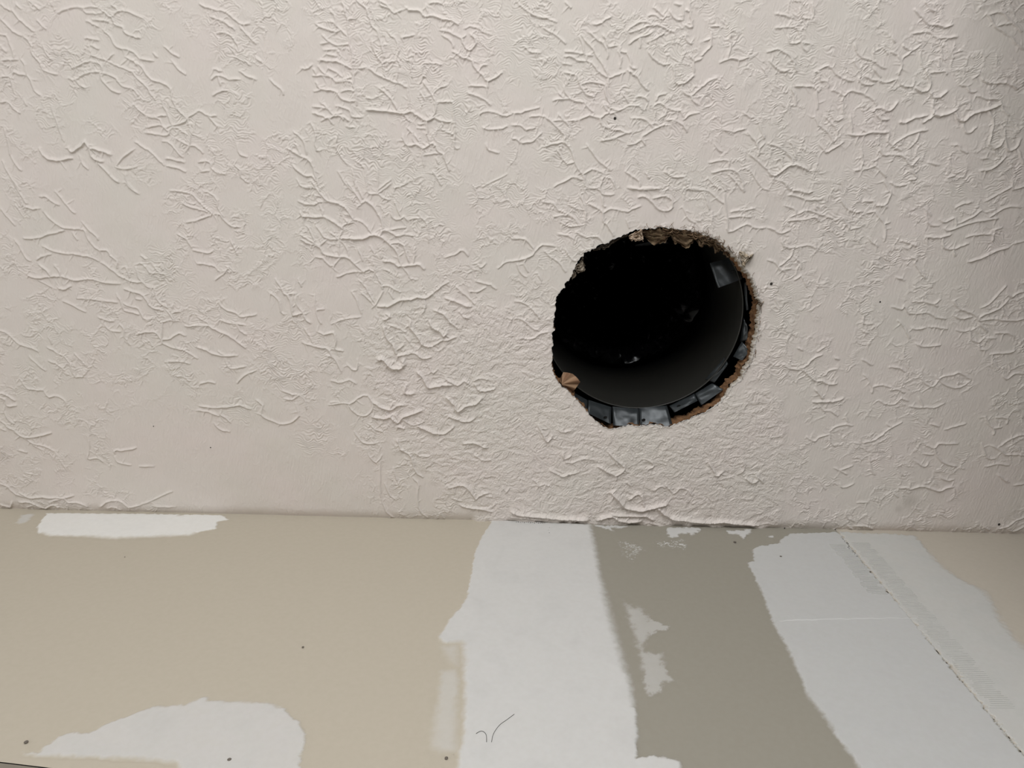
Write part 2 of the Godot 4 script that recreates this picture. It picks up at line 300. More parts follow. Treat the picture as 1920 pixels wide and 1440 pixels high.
[480, 340, 4, "*1.4 420,0 450,50 490,105 540,150 600,165 660,190 700,240 730,290;320,10 350,45 430,50;430,100 490,115;320,150 370,175 440,175 470,160 540,150;470,160 500,230 500,270;*1.4 335,230 350,265 430,270 510,270 570,300 620,335 650,360;670,250 720,265;660,280 690,310 730,290 780,300 820,330 860,380 880,410;650,360 660,330 730,310;*1.8 640,430 700,430 760,435 820,430 870,405 930,415 980,450;620,440 650,370;550,380 590,410 620,440;*1.2 455,340 490,390 530,430 620,440;*1.2 385,340 420,400 445,460;*1.2 335,400 380,430 430,460 480,490;480,480 530,440;*1.3 340,440 400,470 450,480 490,510 510,545 560,560 620,570 680,570 720,600 770,650 810,680;450,570 500,580 550,630 580,640;580,650 600,610 640,575;690,690 750,680 810,680 850,660 890,685;610,720 680,690;640,450 680,500 695,560;620,440 625,560;765,505 790,560 800,600;860,490 890,540;680,0 720,60 760,110 790,165 820,150;740,0 770,60 800,130;830,0 835,70 850,95 910,95 960,130 1000,140;910,100 960,60 1010,20;*1.4 820,150 870,180 920,250 945,310 955,370;760,200 790,170;*1.5 930,410 955,370 1000,380 1050,410 1080,410;955,380 1030,360 1120,350;1010,200 1020,270 1070,290 1110,270 1140,300;1040,150 1060,210 1090,270;1140,290 1200,280 1240,280 1280,320 1290,380 1295,460"],
[480, 340, 4, "*1.4 950,430 1010,480 1060,540 1080,600 1095,640;*1.2 1000,475 1070,465 1110,490 1130,560 1150,610;1080,410 1130,400 1190,410;1190,500 1190,560 1180,620;*1.4 960,600 1030,610 1060,635 1095,640 1160,630 1230,630 1260,660;870,590 890,650 895,690;895,690 940,770 950,810;1095,640 1140,690 1160,730 1210,740;960,660 1020,690;1030,700 1040,760;940,790 1000,790 1050,820 1090,830;*1.4 150,740 185,790 210,840 240,860 265,920 275,990 290,1005 350,990;*1.2 300,860 310,930 350,980 370,1030 410,1065;240,850 300,845;100,840 150,870 180,920 190,980 215,1000;440,860 450,960 470,1030 490,1070;450,970 510,960;320,740 340,790;*1.2 460,1130 510,1150 580,1140 600,1200 590,1260 650,1275;360,1100 400,1160 430,1220;*1.3 350,1210 410,1230 480,1250 540,1260 570,1310 610,1350;570,1070 640,1040 700,1030 780,1020;720,830 760,900 790,990;770,740 820,790 850,850 890,910;790,840 840,880 890,940;*1.7 920,940 990,940 1040,915 1100,890 1160,890 1210,870 1270,880 1330,840;870,950 900,920 950,830;1000,830 1030,880;*1.2 1330,840 1390,790 1440,760;1420,570 1490,550 1550,520 1590,560;1260,890 1270,940 1250,990;1490,780 1550,840 1600,880 1640,920;*1.5 1420,880 1490,900 1560,930 1610,940;1600,830 1660,830 1720,800;1650,750 1710,770 1760,780 1800,810;1660,620 1690,650 1720,620;1820,650 1870,610 1920,600;*1.8 1160,1050 1160,1100 1200,1150 1230,1190 1250,1230;*2.2 1300,1050 1330,1100 1380,1130 1410,1160 1430,1140;*2.0 960,1100 980,1170 1030,1230 1055,1300;1055,1300 1060,1270 1110,1230;*1.4 960,1040 1000,1020 980,1000;1010,1080 1080,1110 1120,1130;1120,1170 1180,1240;*1.4 1250,1230 1320,1240 1380,1200 1440,1190 1500,1170;*1.4 1340,970 1410,1000 1460,1060 1510,1100;*1.5 1060,1310 1120,1300 1190,1290 1250,1330 1310,1320;1530,980 1560,1020 1600,1030"],
[480, 660, 4, "*2.8 920,60 960,60 1010,115 1060,125 1100,110 1110,60;*2.2 1210,150 1250,190 1290,260 1330,265 1400,250 1470,250;*1.4 1420,200 1510,250 1560,220 1600,245;1620,220 1690,200 1740,210;*1.6 1640,240 1680,290 1740,290 1780,280;*1.9 1430,340 1490,400 1510,445 1570,410 1650,390 1690,350;1580,410 1580,360;1510,445 1530,400;*1.8 1130,250 1120,310 1180,310;*1.7 870,370 930,410 1005,435 1060,405 1110,400;1005,435 1020,390;*2.0 880,490 960,500 1010,490 1060,530 1100,490 1160,470 1240,440;1060,540 1100,510 1150,540 1200,550 1260,520;*2 1060,560 1110,575;1000,480 1040,470 1070,520;*1.7 1220,560 1310,600 1340,610 1400,615 1450,590 1480,560;*1.5 1440,480 1490,500 1570,525 1640,500;*1.4 1060,660 1090,730 1160,780 1180,850 1200,900 1250,940;850,540 890,580 950,600;740,600 790,670 850,690 910,680;840,770 900,830 940,780;1210,760 1230,780 1300,780;700,400 720,440 790,480 850,460 880,400 840,330;550,400 640,385 700,390 750,360 800,330 840,330;560,380 630,380;310,320 360,350 380,430;190,290 270,320 310,320;0,360 50,400 40,470 100,510 180,540 260,530 320,480 300,390;210,350 270,360 310,330;570,220 640,230 700,210 750,240;*1.3 530,30 590,50 640,145;680,90 720,130 760,130 760,60;1290,100 1330,160 1360,130;*1.4 1550,690 1620,680 1680,700 1730,720;1650,780 1700,810 1760,810;*1.6 1450,1020 1560,1000 1620,1060 1650,1100 1690,1070 1740,1060;*1.3 1600,1020 1650,1100;1870,1060 1900,1020;970,990 1010,1080 1050,1110;930,830 930,1000 940,1100 980,1200 1030,1250;1030,870 1060,960 1080,1010;1180,950 1220,1000 1210,1100 1230,1190 1290,1250;*1.5 1530,1150 1610,1170 1700,1180 1770,1200;1470,1100 1540,1120"],
[960, 700, 4, "*1.8 200,400 240,470 265,510 300,470;350,410 370,440 440,430;*1.6 380,600 395,640 440,620;400,660 450,670 540,640 620,650;*1.7 720,590 780,650 830,690 840,720 790,765 740,750 650,700;770,650 800,700;*1.4 290,730 370,770 420,760 500,740;160,800 195,830 200,850 240,830 290,850;1000,640 1050,670 1060,700 1020,720;*1.7 1470,670 1510,730 1530,770 1580,740;1730,660 1740,720 1690,760;*1.5 1750,790 1800,820 1840,800 1830,770 1880,820;*3 750,900 800,950 840,1000 900,1020 980,1025 1040,1010 1090,1000 1150,985;*1.8 880,950 930,910 970,920 990,1000;1150,840 1190,880 1220,900 1260,860 1320,880 1350,920;1060,880 1110,850 1150,860;860,820 890,850;970,860 990,930;1350,980 1380,960;*3 0,1040 60,1060 160,1070 250,1080 350,1090 450,1095 560,1100;*2.5 640,1100 740,1070 800,1100 870,1115 960,1110;*2 740,1060 860,1070 1000,1070 1060,1100;*3 1090,1010 1140,1050 1200,1090 1280,1100 1380,1115 1480,1120 1580,1110 1700,1130 1840,1140;*1.6 0,1085 100,1085 180,1100 280,1120;1030,1120 1130,1150;1600,1105 1660,1120"],
[1440, 340, 4, "*1.2 130,10 170,65 230,75 290,90 330,80;150,105 220,115 280,140 350,140 400,140;130,185 190,210 210,250 170,270;*1.2 140,300 220,295 280,290 350,270 380,300;220,250 290,220 360,240 430,260 480,280;350,180 360,220;550,270 590,320 620,360 700,340;540,130 590,200 640,230 710,230;710,155 780,150 815,180 870,185 890,200;*1.5 815,182 875,184;870,0 900,60 920,90 900,150 870,185;740,240 800,230 830,270 870,320 880,380 870,450;870,320 910,310;0,350 50,370 100,390 160,370;100,440 120,490 190,500 250,490 310,480 370,510;190,500 180,550 150,590 80,640;0,590 50,610 90,660 130,680;90,670 170,655;180,560 240,610 250,660;250,710 290,790;200,740 250,710;1180,220 1190,290 1220,330 1280,335;1170,200 1220,260;1320,360 1360,370 1420,350 1500,320 1590,300 1690,285 1720,280;1290,290 1330,310 1390,280 1410,300 1410,340;1420,320 1530,270 1600,220;1630,150 1690,120 1760,80 1830,40;1830,0 1840,60 1920,40;1400,200 1470,170 1530,160;1660,270 1740,220 1820,190 1890,200;*1.2 1180,415 1240,425 1310,420 1370,400;1310,420 1320,500 1390,510 1440,490 1500,470;1490,420 1580,400 1690,400 1700,370 1750,350;1690,400 1680,450;1390,510 1400,560;*1.2 1500,605 1590,585 1650,555 1720,520 1800,500;1840,470 1920,450;1060,565 1110,590 1100,620 1140,680 1180,730;990,450 1050,460 1120,490;960,720 1020,745;750,420 780,460 820,490"],
[1440, 340, 4, "700,970 720,1010 715,1070 780,1070;700,1120 750,1140;930,940 1000,960 1020,940 1060,990 1130,990 1200,990 1260,1020 1330,1035;1080,905 1160,905 1240,920 1290,890;1240,920 1270,940;980,1045 1030,1110 1060,1180;1070,1100 1120,1110 1180,1100;1210,1090 1270,1100 1340,1110;*1.2 1390,900 1440,960 1500,980 1560,1010 1575,1040 1600,1010 1680,980 1750,940 1800,890;1575,1045 1640,1040 1700,1035 1780,1045 1860,1045 1920,1035;1600,950 1680,900 1780,790;1400,1010 1440,1035 1530,1020;1410,1115 1460,1130 1510,1120 1520,1180 1580,1210 1620,1180 1700,1180;1580,1065 1640,1130;1520,1120 1560,1100;1700,1140 1800,1140 1850,1170;1580,1220 1590,1260 1640,1265;1670,1300 1720,1290 1790,1290 1850,1270;1790,850 1830,870 1870,840 1920,830;1110,1220 1150,1240 1220,1240 1290,1230;*1.2 240,1400 280,1390 340,1330 400,1305;370,1280 430,1240;220,1250 260,1270;500,1320 530,1340;710,1340 780,1380"],
[1440, 660, 4, "*1.4 250,130 290,160 350,215 400,220 450,240 510,240;100,90 180,130 250,130;420,180 460,140 520,130;*1.6 350,280 380,310 410,350;*1.5 340,375 430,375 500,370 560,350;390,400 420,440 470,445 520,480;460,600 510,560 580,545 630,555;580,480 600,530;460,620 470,680 510,710;290,640 350,670 380,640 460,620;640,680 690,690;720,680 800,660 880,600 920,570 1000,530;890,545 930,565;720,170 750,210 780,270 780,310;780,270 830,250 920,265 920,290 970,280 1020,305;830,365 890,395 950,390 1000,350 1050,370;1060,410 1120,420 1170,415 1240,420 1320,385;1130,340 1160,410;1140,190 1180,240 1230,260 1270,220 1300,190 1390,170 1440,160 1520,205;1260,180 1300,230 1370,265 1440,265 1520,215;910,115 980,120 1030,150;1760,180 1790,205 1850,165 1920,170;1170,685 1240,725 1280,690 1350,690 1420,690;1250,730 1260,770 1300,820 1360,850 1410,860;1160,765 1240,770;1100,820 1170,860 1200,830;1330,580 1400,560 1480,540;1220,540 1280,560;1630,490 1650,540 1690,580 1690,620;1690,570 1750,565;1710,490 1790,500 1790,540;1750,700 1800,660 1870,630 1920,625;1670,700 1740,740 1780,770 1840,770 1920,780;1600,690 1640,790 1700,800;1630,860 1720,840 1800,850;1720,920 1760,950 1800,980;1850,1000 1920,990;*1.3 980,1020 1040,1020 1070,1030 1110,1015 1170,1010 1230,1030 1280,1045 1340,1020 1390,1015;1060,980 1070,1030;1290,940 1340,965 1390,960;940,1060 970,1090;1390,1020 1400,1080;500,870 540,890 590,920;540,885 630,855;760,790 770,880 800,920;540,990 560,1020 640,990;670,1130 710,1130 750,1130;580,1200 600,1250 650,1270;380,960 430,1030;760,820 830,800;*1.4 600,1310 640,1340;*1.4 650,1310 740,1310 790,1340;1620,1310 1660,1340;1720,1330 1800,1310 1850,1270 1920,1240;1800,1330 1840,1350 1920,1310"],
[0, 660, 4, "*1.3 0,310 40,320 110,365;*1.3 0,340 40,360 60,405 120,405;*1.3 30,440 60,500 105,540;*1.3 50,560 110,590 180,640 300,630 380,610;0,510 50,550;110,600 150,620;0,570 40,590;180,645 260,690 340,710 420,750;250,700 330,740;140,740 200,755;420,760 460,820 500,890;570,190 620,185 640,160;520,60 550,160 570,190;150,200 200,270 260,285 330,290;330,290 370,340 430,330 490,370 500,410;660,640 670,740 660,800 730,800 780,830;*1.2 860,760 870,740 930,740 1020,720;860,790 890,830 980,850;1050,860 1150,860;*1.2 0,990 60,1010 110,1060 160,1080 240,1095;*1.4 150,1060 200,1085 240,1100 300,1090 380,1095 480,1095 550,1080;*1.4 150,1130 220,1130 280,1160 340,1180 400,1150 440,1180;*1.3 370,1130 470,1100 520,1130 600,1135 650,1165;*1.3 0,1150 70,1170 90,1130;200,1170 240,1160 300,1180;*1.3 750,1165 800,1130 860,1115 920,1130 970,1170 1050,1150;800,1180 850,1170 900,1190;1050,1150 1130,1120 1210,1080 1290,1050;1150,1160 1240,1165 1310,1165;1650,470 1700,500 1730,530;1610,540 1650,580 1720,600;1480,440 1560,450 1640,480;1500,410 1600,420 1700,415 1800,405 1880,430;1320,180 1380,190 1420,220;1500,240 1560,225 1610,235;1780,230 1830,180 1920,140;1260,90 1290,140;1240,80 1340,70 1420,90"],
[960, 320, 4, "540,140 600,135 650,140 690,185 760,180;*1.3 880,135 960,145 1040,140 1120,135;*1.2 950,200 1000,200 1060,250 1110,300 1190,295 1200,230 1150,195 1060,210;680,320 740,290 800,295 860,310 900,290 960,270;*1.2 570,250 630,280 680,320 685,380 720,420 760,490;670,190 685,260 700,275;510,190 550,280 545,400;230,240 310,250 350,300 440,340 500,400;430,260 500,290 540,300;310,350 400,335 470,360;360,390 440,420 540,410;480,460 560,500 640,500 690,550;350,480 420,490 480,520;*1.2 0,680 60,670 110,660 170,610 100,520 0,510;170,610 230,560 320,570;110,660 90,700 120,760;400,590 440,660 480,680;240,600 290,650 350,690 400,760;190,770 220,830;30,690 60,760 110,800;1280,280 1330,370 1380,390;1300,140 1380,145 1470,155 1530,210 1590,250;1430,170 1460,230 1480,290;1500,310 1500,400;1590,180 1610,360 1625,460 1720,420 1760,405 1830,430 1900,430;1610,360 1700,345 1790,350;1640,310 1740,300 1820,285;860,370 880,430;20,980 80,990 140,1030 180,1070 210,1110;0,1110 80,1120 150,1180 200,1200;60,1260 150,1260 220,1220 290,1210"],
]

# ------------------------------------------------------------------ the drywall and its joint compound
var seam_x := 0.0
var strip_x := 0.0


func wall_noise_material(rough: float) -> StandardMaterial3D:
	var m := coloured(rough)
	m.metallic_specular = 0.3
	var t := NoiseTexture2D.new()
	t.width = 512
	t.height = 512
	t.seamless = true
	t.noise = noise(FastNoiseLite.TYPE_SIMPLEX_SMOOTH, 0.06, 5, 4)
	var g := Gradient.new()
	g.set_color(0, Color(0.982, 0.98, 0.976))
	g.set_color(1, Color(1, 1, 1))
	t.color_ramp = g
	m.albedo_texture = t
	m.uv1_triplanar = true
	m.uv1_world_triplanar = true
	m.uv1_scale = Vector3(4, 4, 4)
	return m


func paper_at(x: float) -> Color:
	return paper_left if x < strip_x else (paper_right if x < seam_x else paper_far)


func sheet_of_drywall(called: String, x0: float, x1: float, y_at: Callable, c: Color, parent: Node) -> void:
	# a 12 mm board with eased edges and a lower edge that follows y_at(x)
	var n := 60
	var front := []
	var fold := []
	for j in 9:
		var row := PackedVector3Array()
		for i in n + 1:
			var x := lerpf(x0, x1, i / float(n))
			var yb: float = y_at.call(x)
			var y := lerpf(yb, H + 0.006, j / 8.0)
			row.append(Vector3(x, y, wall_z))
		front.append(row)
	var back := PackedVector3Array()
	for p in front[0]: back.append(p + Vector3(0, 0.0005, -0.0125))
	var low := PackedVector3Array()
	for p in front[0]: low.append(p + Vector3(0, 0, -0.001))
	fold = [back, low]
	var st := SurfaceTool.new()
	st.begin(Mesh.PRIMITIVE_TRIANGLES)
	st.set_color(c)
	var at := 0
	var colors := []
	for rows in [front, fold]:
		colors = []
		for row in rows:
			var cc := PackedColorArray()
			cc.resize(row.size())
			cc.fill(c)
			colors.append(cc)
		at = add_sheet(st, rows, at, false, colors)
	for side in [0, n]:
		var e := []
		var ec := []
		for dz in [0.0, -0.0125]:
			var row := PackedVector3Array()
			var cc := PackedColorArray()
			for j in 9:
				row.append(front[j][side] + Vector3(0, 0, dz))
				cc.append(c)
			e.append(row)
			ec.append(cc)
		at = add_sheet(st, e, at, false, ec)
	put(called, finish(st), wall_noise_material(0.92), parent)


# A feathered coat of joint compound: a fine grid over the outline, proud where it is thick, thinning into the paper at its edge.
# soft: [[pixel x, pixel y, feather in pixels], ...] the feather of the nearest of these points holds; cover: how much the coat hides
func compound_patch(called: String, outline: PackedVector2Array, soft: Array, cover: float, thick: float, sd: int, parent: Node, ragged := 1.0, tint := Color(1, 1, 1), extra = null) -> MeshInstance3D:
	var poly := PackedVector2Array()
	var lo := Vector2(1e9, 1e9)
	var hi := -lo
	for p in outline:
		var w := on_wall(p.x, p.y)
		poly.append(Vector2(w.x, w.y))
		lo = lo.min(poly[-1])
		hi = hi.max(poly[-1])
	hi.y = minf(hi.y, H + 0.0015)
	var spots := []
	for s in soft:
		var w := on_wall(s[0], s[1])
		spots.append([Vector2(w.x, w.y), s[2] * 0.00068])
	var step := 0.0011
	var wx := int((hi.x - lo.x) / step) + 5
	var wy := int((hi.y - lo.y) / step) + 5
	var o := lo - Vector2(step, step) * 2.0
	var edge := noise(FastNoiseLite.TYPE_SIMPLEX, 0.09, sd, 4)      # per mm
	var fine := noise(FastNoiseLite.TYPE_SIMPLEX, 0.35, sd + 1, 2)
	var smear := noise(FastNoiseLite.TYPE_SIMPLEX_SMOOTH, 0.022, sd + 2, 3)
	var v := PackedVector3Array()
	var n := PackedVector3Array()
	var c := PackedColorArray()
	var ix := PackedInt32Array()
	var amount := PackedFloat32Array()
	amount.resize(wx * wy)
	for j in wy:
		for i in wx:
			var p := o + Vector2(i, j) * step
			var q := p * 1000.0
			p += Vector2(edge.get_noise_2d(q.x, q.y), edge.get_noise_2d(q.x + 500, q.y)) * 0.0022 * ragged
			p += Vector2(fine.get_noise_2d(q.x, q.y), fine.get_noise_2d(q.x + 300, q.y)) * 0.0006 * ragged
			var d := 1e9
			for k in poly.size():
				var near := Geometry2D.get_closest_point_to_segment(p, poly[k], poly[(k + 1) % poly.size()])
				d = minf(d, near.distance_squared_to(p))
			d = sqrt(d)
			if not Geometry2D.is_point_in_polygon(p, poly): d = -d
			var feather := 0.002
			var best := 1e9
			for s in spots:
				var away: float = s[0].distance_squared_to(p)
				if away < best:
					best = away
					feather = s[1]
			var a := clampf(d / feather + 0.15, 0.0, 1.0)
			if extra != null: a *= extra.call(p.x, p.y)
			amount[j * wx + i] = a
	var place := PackedInt32Array()
	place.resize(wx * wy)
	place.fill(-1)
	for j in wy - 1:
		for i in wx - 1:
			var k := j * wx + i
			if maxf(maxf(amount[k], amount[k + 1]), maxf(amount[k + wx], amount[k + wx + 1])) <= 0.0: continue
			var q4 := PackedInt32Array()
			for m in [k, k + 1, k + wx + 1, k + wx]:
				if place[m] < 0:
					place[m] = v.size()
					var mi: int = m % wx
					var mj: int = m / wx
					var x := o.x + mi * step
					var y := o.y + mj * step
					var a := amount[m]
					var grain := smear.get_noise_2d(x * 1000, y * 1000)
					var s := smoothstep(0.0, 1.0, a)
					var lift := thick * s * (1.0 + 0.25 * grain) + 0.00008
					v.append(Vector3(x, minf(y, H + 0.0015), wall_z + lift))
					n.append(Vector3(0, 0, 1))
					var hide := clampf(cover * s * (1.0 + 0.35 * grain * (1.0 - cover * 0.9)), 0.0, 1.0)
					var full := compound * tint * (1.0 - 0.055 * maxf(0.0, grain))
					var cc := paper_at(x).lerp(full, hide)
					cc.a = 1.0
					c.append(cc)
				q4.append(place[m])
			for e in [0, 2, 1, 0, 3, 2]: ix.append(q4[e])
	# normals from the slope of the coat
	for m in place.size():
		if place[m] < 0: continue
		var mi := m % wx
		var mj := m / wx
		var x0 := place[m - 1] if mi > 0 else -1
		var x1 := place[m + 1] if mi < wx - 1 else -1
		var y0 := place[m - wx] if mj > 0 else -1
		var y1 := place[m + wx] if mj < wy - 1 else -1
		var k := place[m]
		var zx := ((v[x1].z if x1 >= 0 else v[k].z) - (v[x0].z if x0 >= 0 else v[k].z)) / (2 * step)
		var zy := ((v[y1].z if y1 >= 0 else v[k].z) - (v[y0].z if y0 >= 0 else v[k].z)) / (2 * step)
		n[k] = Vector3(-zx, -zy, 1).normalized()
	return put(called, arrays_mesh(v, n, c, ix), wall_noise_material(0.85), parent)


func build_wall() -> void:
	seam_x = (on_wall(1580, 1008).x + on_wall(1787, 1257).x + on_wall(1920, 1417).x) / 3.0
	strip_x = on_wall(1010, 1180).x
	var wall := base("wall_front", Vector3.ZERO)
	tag(wall, "", "", "", "structure")
	# lower ends of the boards: the left one ends just inside the frame
	var ragged := noise(FastNoiseLite.TYPE_SIMPLEX, 0.12, 31, 3)
	var b0 := on_wall(0, 1428)
	var b1 := on_wall(130, 1441)
	var slope := (b1.y - b0.y) / (b1.x - b0.x)
	var low_left := func(x: float) -> float:
		return b0.y + slope * clampf(x - b0.x, -0.3, 0.16) + ragged.get_noise_1d(x * 1000) * 0.0022
	var y_low: float = b0.y + slope * 0.16
	var low_right := func(x: float) -> float:
		return y_low - 0.001
	sheet_of_drywall("drywall_sheet", -SIDE, strip_x - 0.0015, low_left, paper_left, wall)
	sheet_of_drywall("drywall_sheet", strip_x + 0.0015, seam_x - 0.001, low_right, paper_right, wall)
	sheet_of_drywall("drywall_sheet", seam_x + 0.001, SIDE, low_right, paper_far, wall)
	# what the boards are screwed to, behind the joints and below their ends
	var t := put("trim_1", boxes([[Vector3(0, y_low - 0.03, wall_z - 0.035), Vector3(2 * SIDE, 0.14, 0.04)]]), plain(Color(0.12, 0.11, 0.108), 0.6))
	tag(t, "", "", "", "structure")
	put("backing", boxes([[Vector3(0, y_low + 0.041 + (H - y_low - 0.041) / 2, wall_z - 0.035), Vector3(2 * SIDE, H - y_low - 0.041, 0.04)]]), plain(Color(0.05, 0.045, 0.04)), wall)
	put("lower_wall", boxes([[Vector3(0, (y_low - 0.1) / 2, wall_z - 0.045), Vector3(2 * SIDE, y_low - 0.1, 0.05)]]), plain(Color(0.5, 0.48, 0.44)), wall)

	var k1 := 480.0 / 1280.0
	# top left, tinted lighter to paint in the brighter upper wall
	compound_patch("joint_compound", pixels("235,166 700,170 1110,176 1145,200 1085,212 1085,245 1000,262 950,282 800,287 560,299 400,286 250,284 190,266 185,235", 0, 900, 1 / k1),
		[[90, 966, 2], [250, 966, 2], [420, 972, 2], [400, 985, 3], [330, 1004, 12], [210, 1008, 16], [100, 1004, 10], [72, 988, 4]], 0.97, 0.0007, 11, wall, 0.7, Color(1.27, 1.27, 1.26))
	compound_patch("joint_compound", pixels("100,172 175,168 158,195 130,212 100,225 78,215", 0, 900, 1 / k1), [[40, 975, 7]], 0.7, 0.0003, 12, wall, 1.2)
	# bottom left, tinted darker: the wall's light gradient put into the colour
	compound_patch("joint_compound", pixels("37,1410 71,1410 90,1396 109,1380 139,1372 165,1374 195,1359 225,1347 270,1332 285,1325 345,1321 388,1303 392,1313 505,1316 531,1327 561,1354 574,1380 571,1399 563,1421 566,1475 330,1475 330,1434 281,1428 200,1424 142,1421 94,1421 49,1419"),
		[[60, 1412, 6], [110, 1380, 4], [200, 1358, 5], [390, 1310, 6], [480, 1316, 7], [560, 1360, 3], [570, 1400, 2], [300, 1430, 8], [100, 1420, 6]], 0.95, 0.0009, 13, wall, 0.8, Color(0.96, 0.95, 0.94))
	# the wide coat over the corner joint
	var k3 := 2.881
	compound_patch("joint_compound", pixels("412,104 370,170 320,265 300,380 270,520 240,570 190,620 115,740 140,770 200,775 238,772 250,1000 245,1250 215,1400 205,1540 1440,1540 1440,1430 1430,1405 1380,1385 1280,1375 1190,1388 1205,1270 1195,1130 1180,1010 1140,860 1090,690 1050,540 1010,400 985,260 952,120 700,108", 780, 940, k3),
		[[915, 985, 1.5], [885, 1070, 2], [846, 1155, 4], [822, 1195, 6], [863, 1215, 14], [866, 1290, 10], [860, 1420, 8], [1110, 990, 14], [1131, 1079, 15], [1150, 1150, 20], [1176, 1238, 18], [1190, 1290, 12], [1195, 1370, 5], [1200, 1420, 3], [1265, 1425, 6]], 1.0, 0.0012, 14, wall, 0.7)
	compound_patch("compound_smear", pixels("118,775 240,765 250,900 190,890 150,850", 780, 940, k3), [[835, 1225, 16]], 0.45, 0.0003, 15, wall, 1.0)
	compound_patch("compound_smear", pixels("125,910 215,900 240,940 240,1360 120,1370 68,1330 72,1200 108,1080", 780, 940, k3), [[818, 1310, 10], [855, 1330, 16]], 0.5, 0.0003, 16, wall, 0.8)
	# thin smears on the middle board
	compound_patch("compound_smear", pixels("1115,530 1165,565 1230,575 1270,640 1330,660 1370,680 1340,700 1300,705 1265,730 1230,800 1260,812 1335,822 1350,890 1360,930 1400,970 1330,990 1320,1030 1255,1060 1225,960 1205,850 1180,750 1140,640", 780, 940, k3), [[1185, 1170, 12], [1250, 1178, 3], [1225, 1245, 10], [1245, 1260, 5]], 0.5, 0.00025, 17, wall, 1.6)
	var streaks := noise(FastNoiseLite.TYPE_SIMPLEX, 0.7, 40, 3)
	var scratch := func(x: float, y: float) -> float:
		return smoothstep(0.08, 0.5, streaks.get_noise_2d((x * 0.8 - y * 0.6) * 130, (y * 0.8 + x * 0.6) * 620))
	compound_patch("compound_smear", pixels("1085,205 1150,215 1235,250 1250,275 1210,275 1170,330 1120,300", 780, 940, k3), [[1190, 1030, 9]], 0.75, 0.0002, 18, wall, 1.5, Color(1, 1, 1), scratch)
	compound_patch("compound_smear", pixels("370,170 430,160 540,150 575,190 560,215 400,195", 1100, 960, 3), [[1250, 1020, 8]], 0.95, 0.0002, 19, wall, 1.5, Color(1, 1, 1), scratch)
	# ragged white flecks along the top of the middle board
	for e in ["445,88 600,88 645,97 620,118 590,135 575,120 530,125 500,148 460,142", "780,102 860,106 930,96 925,120 880,152 850,130 800,124", "1010,134 1050,130 1058,142 1030,146", "28,72 110,76 250,82 200,92 130,90 158,110 100,96"]:
		compound_patch("compound_fleck", pixels(e, 1100, 960, 3), [[1300, 1000, 2.5]], 0.95, 0.0006, 20 + e.length(), wall, 1.3)
	# the taped joint at the right: two coats that meet in an open crack
	var crack := noise(FastNoiseLite.TYPE_SIMPLEX, 0.16, 50, 3)
	var y_step := on_wall(1500, 1164).y
	var gap := func(x: float, y: float) -> float:
		var d := absf(x - seam_x + crack.get_noise_1d(y * 1000 + 900) * 0.0007)
		var open := 0.00062 + 0.0009 * crack.get_noise_1d(y * 1000)
		if y > y_step - 0.015 and y < y_step + 0.035: open -= 0.0008
		return 1.0 if d > open else 0.0
	var left := "1568,998 1480,1001 1463,1012 1460,1019 1417,1025 1410,1032 1413,1053 1401,1055 1417,1090 1433,1127 1445,1163 1467,1203 1487,1243 1503,1280 1513,1310 1537,1337 1553,1363 1577,1397 1593,1417 1607,1440 1630,1480"
	compound_patch("joint_compound", pixels(left + " 2010,1530 %s" % "1580,1006"), [[1480, 1002, 3], [1410, 1040, 3], [1440, 1150, 5], [1500, 1270, 6], [1530, 1330, 9], [1590, 1417, 6], [1700, 1150, 0.5], [1900, 1395, 0.5], [1580, 1003, 1]], 0.93, 0.0008, 51, wall, 0.8, Color(0.9, 0.91, 0.92), gap)
	compound_patch("joint_compound", pixels("1572,998 1713,1003 1727,1015 1757,1050 1783,1072 1815,1092 1850,1108 1866,1130 1880,1160 1900,1187 1920,1210 1990,1280 2060,1480 2010,1530"), [[1580, 1003, 1], [1650, 1001, 3], [1725, 1020, 8], [1783, 1075, 14], [1850, 1115, 14], [1880, 1160, 16], [1930, 1230, 16], [1700, 1150, 0.5], [1900, 1395, 0.5]], 0.9, 0.0009, 52, wall, 1.5, Color(0.9, 0.91, 0.9), gap)
	# the edge of the second coat, a low ridge across the joint
	var rows := []
	for o in [[0.0010, 0.0006], [0.0004, 0.0016], [-0.0002, 0.0016], [-0.0008, 0.0007]]:
		var row := PackedVector3Array()
		for i in 41:
			var q := Vector2(lerpf(1447, 1822, i / 40.0), 0)
			q.y = 1166 - 6.0 * sin(i / 40.0 * PI * 0.6) + crack.get_noise_1d(i * 9.0) * 2.0
			var w := on_wall(q.x, q.y)
			var fade := smoothstep(0.0, 0.12, i / 40.0) * (1.0 - 0.75 * smoothstep(0.3, 0.95, i / 40.0))
			row.append(Vector3(w.x, w.y + o[0] * (0.5 + 0.5 * fade), wall_z + 0.0006 + (o[1] - 0.0006) * fade))
		rows.append(row)
	put("compound_ridge", finish(sheet(rows)), plain(compound * Color(0.95, 0.95, 0.95), 0.85), wall)
	# glass-fibre mesh tape showing through: thin strands across both sides of the joint
	var strands := [[on_wall(1545, 1022).y, on_wall(1600, 1115).y, seam_x - 0.023, seam_x - 0.003], [on_wall(1640, 1020).y, on_wall(1900, 1330).y, seam_x + 0.004, seam_x + 0.026]]
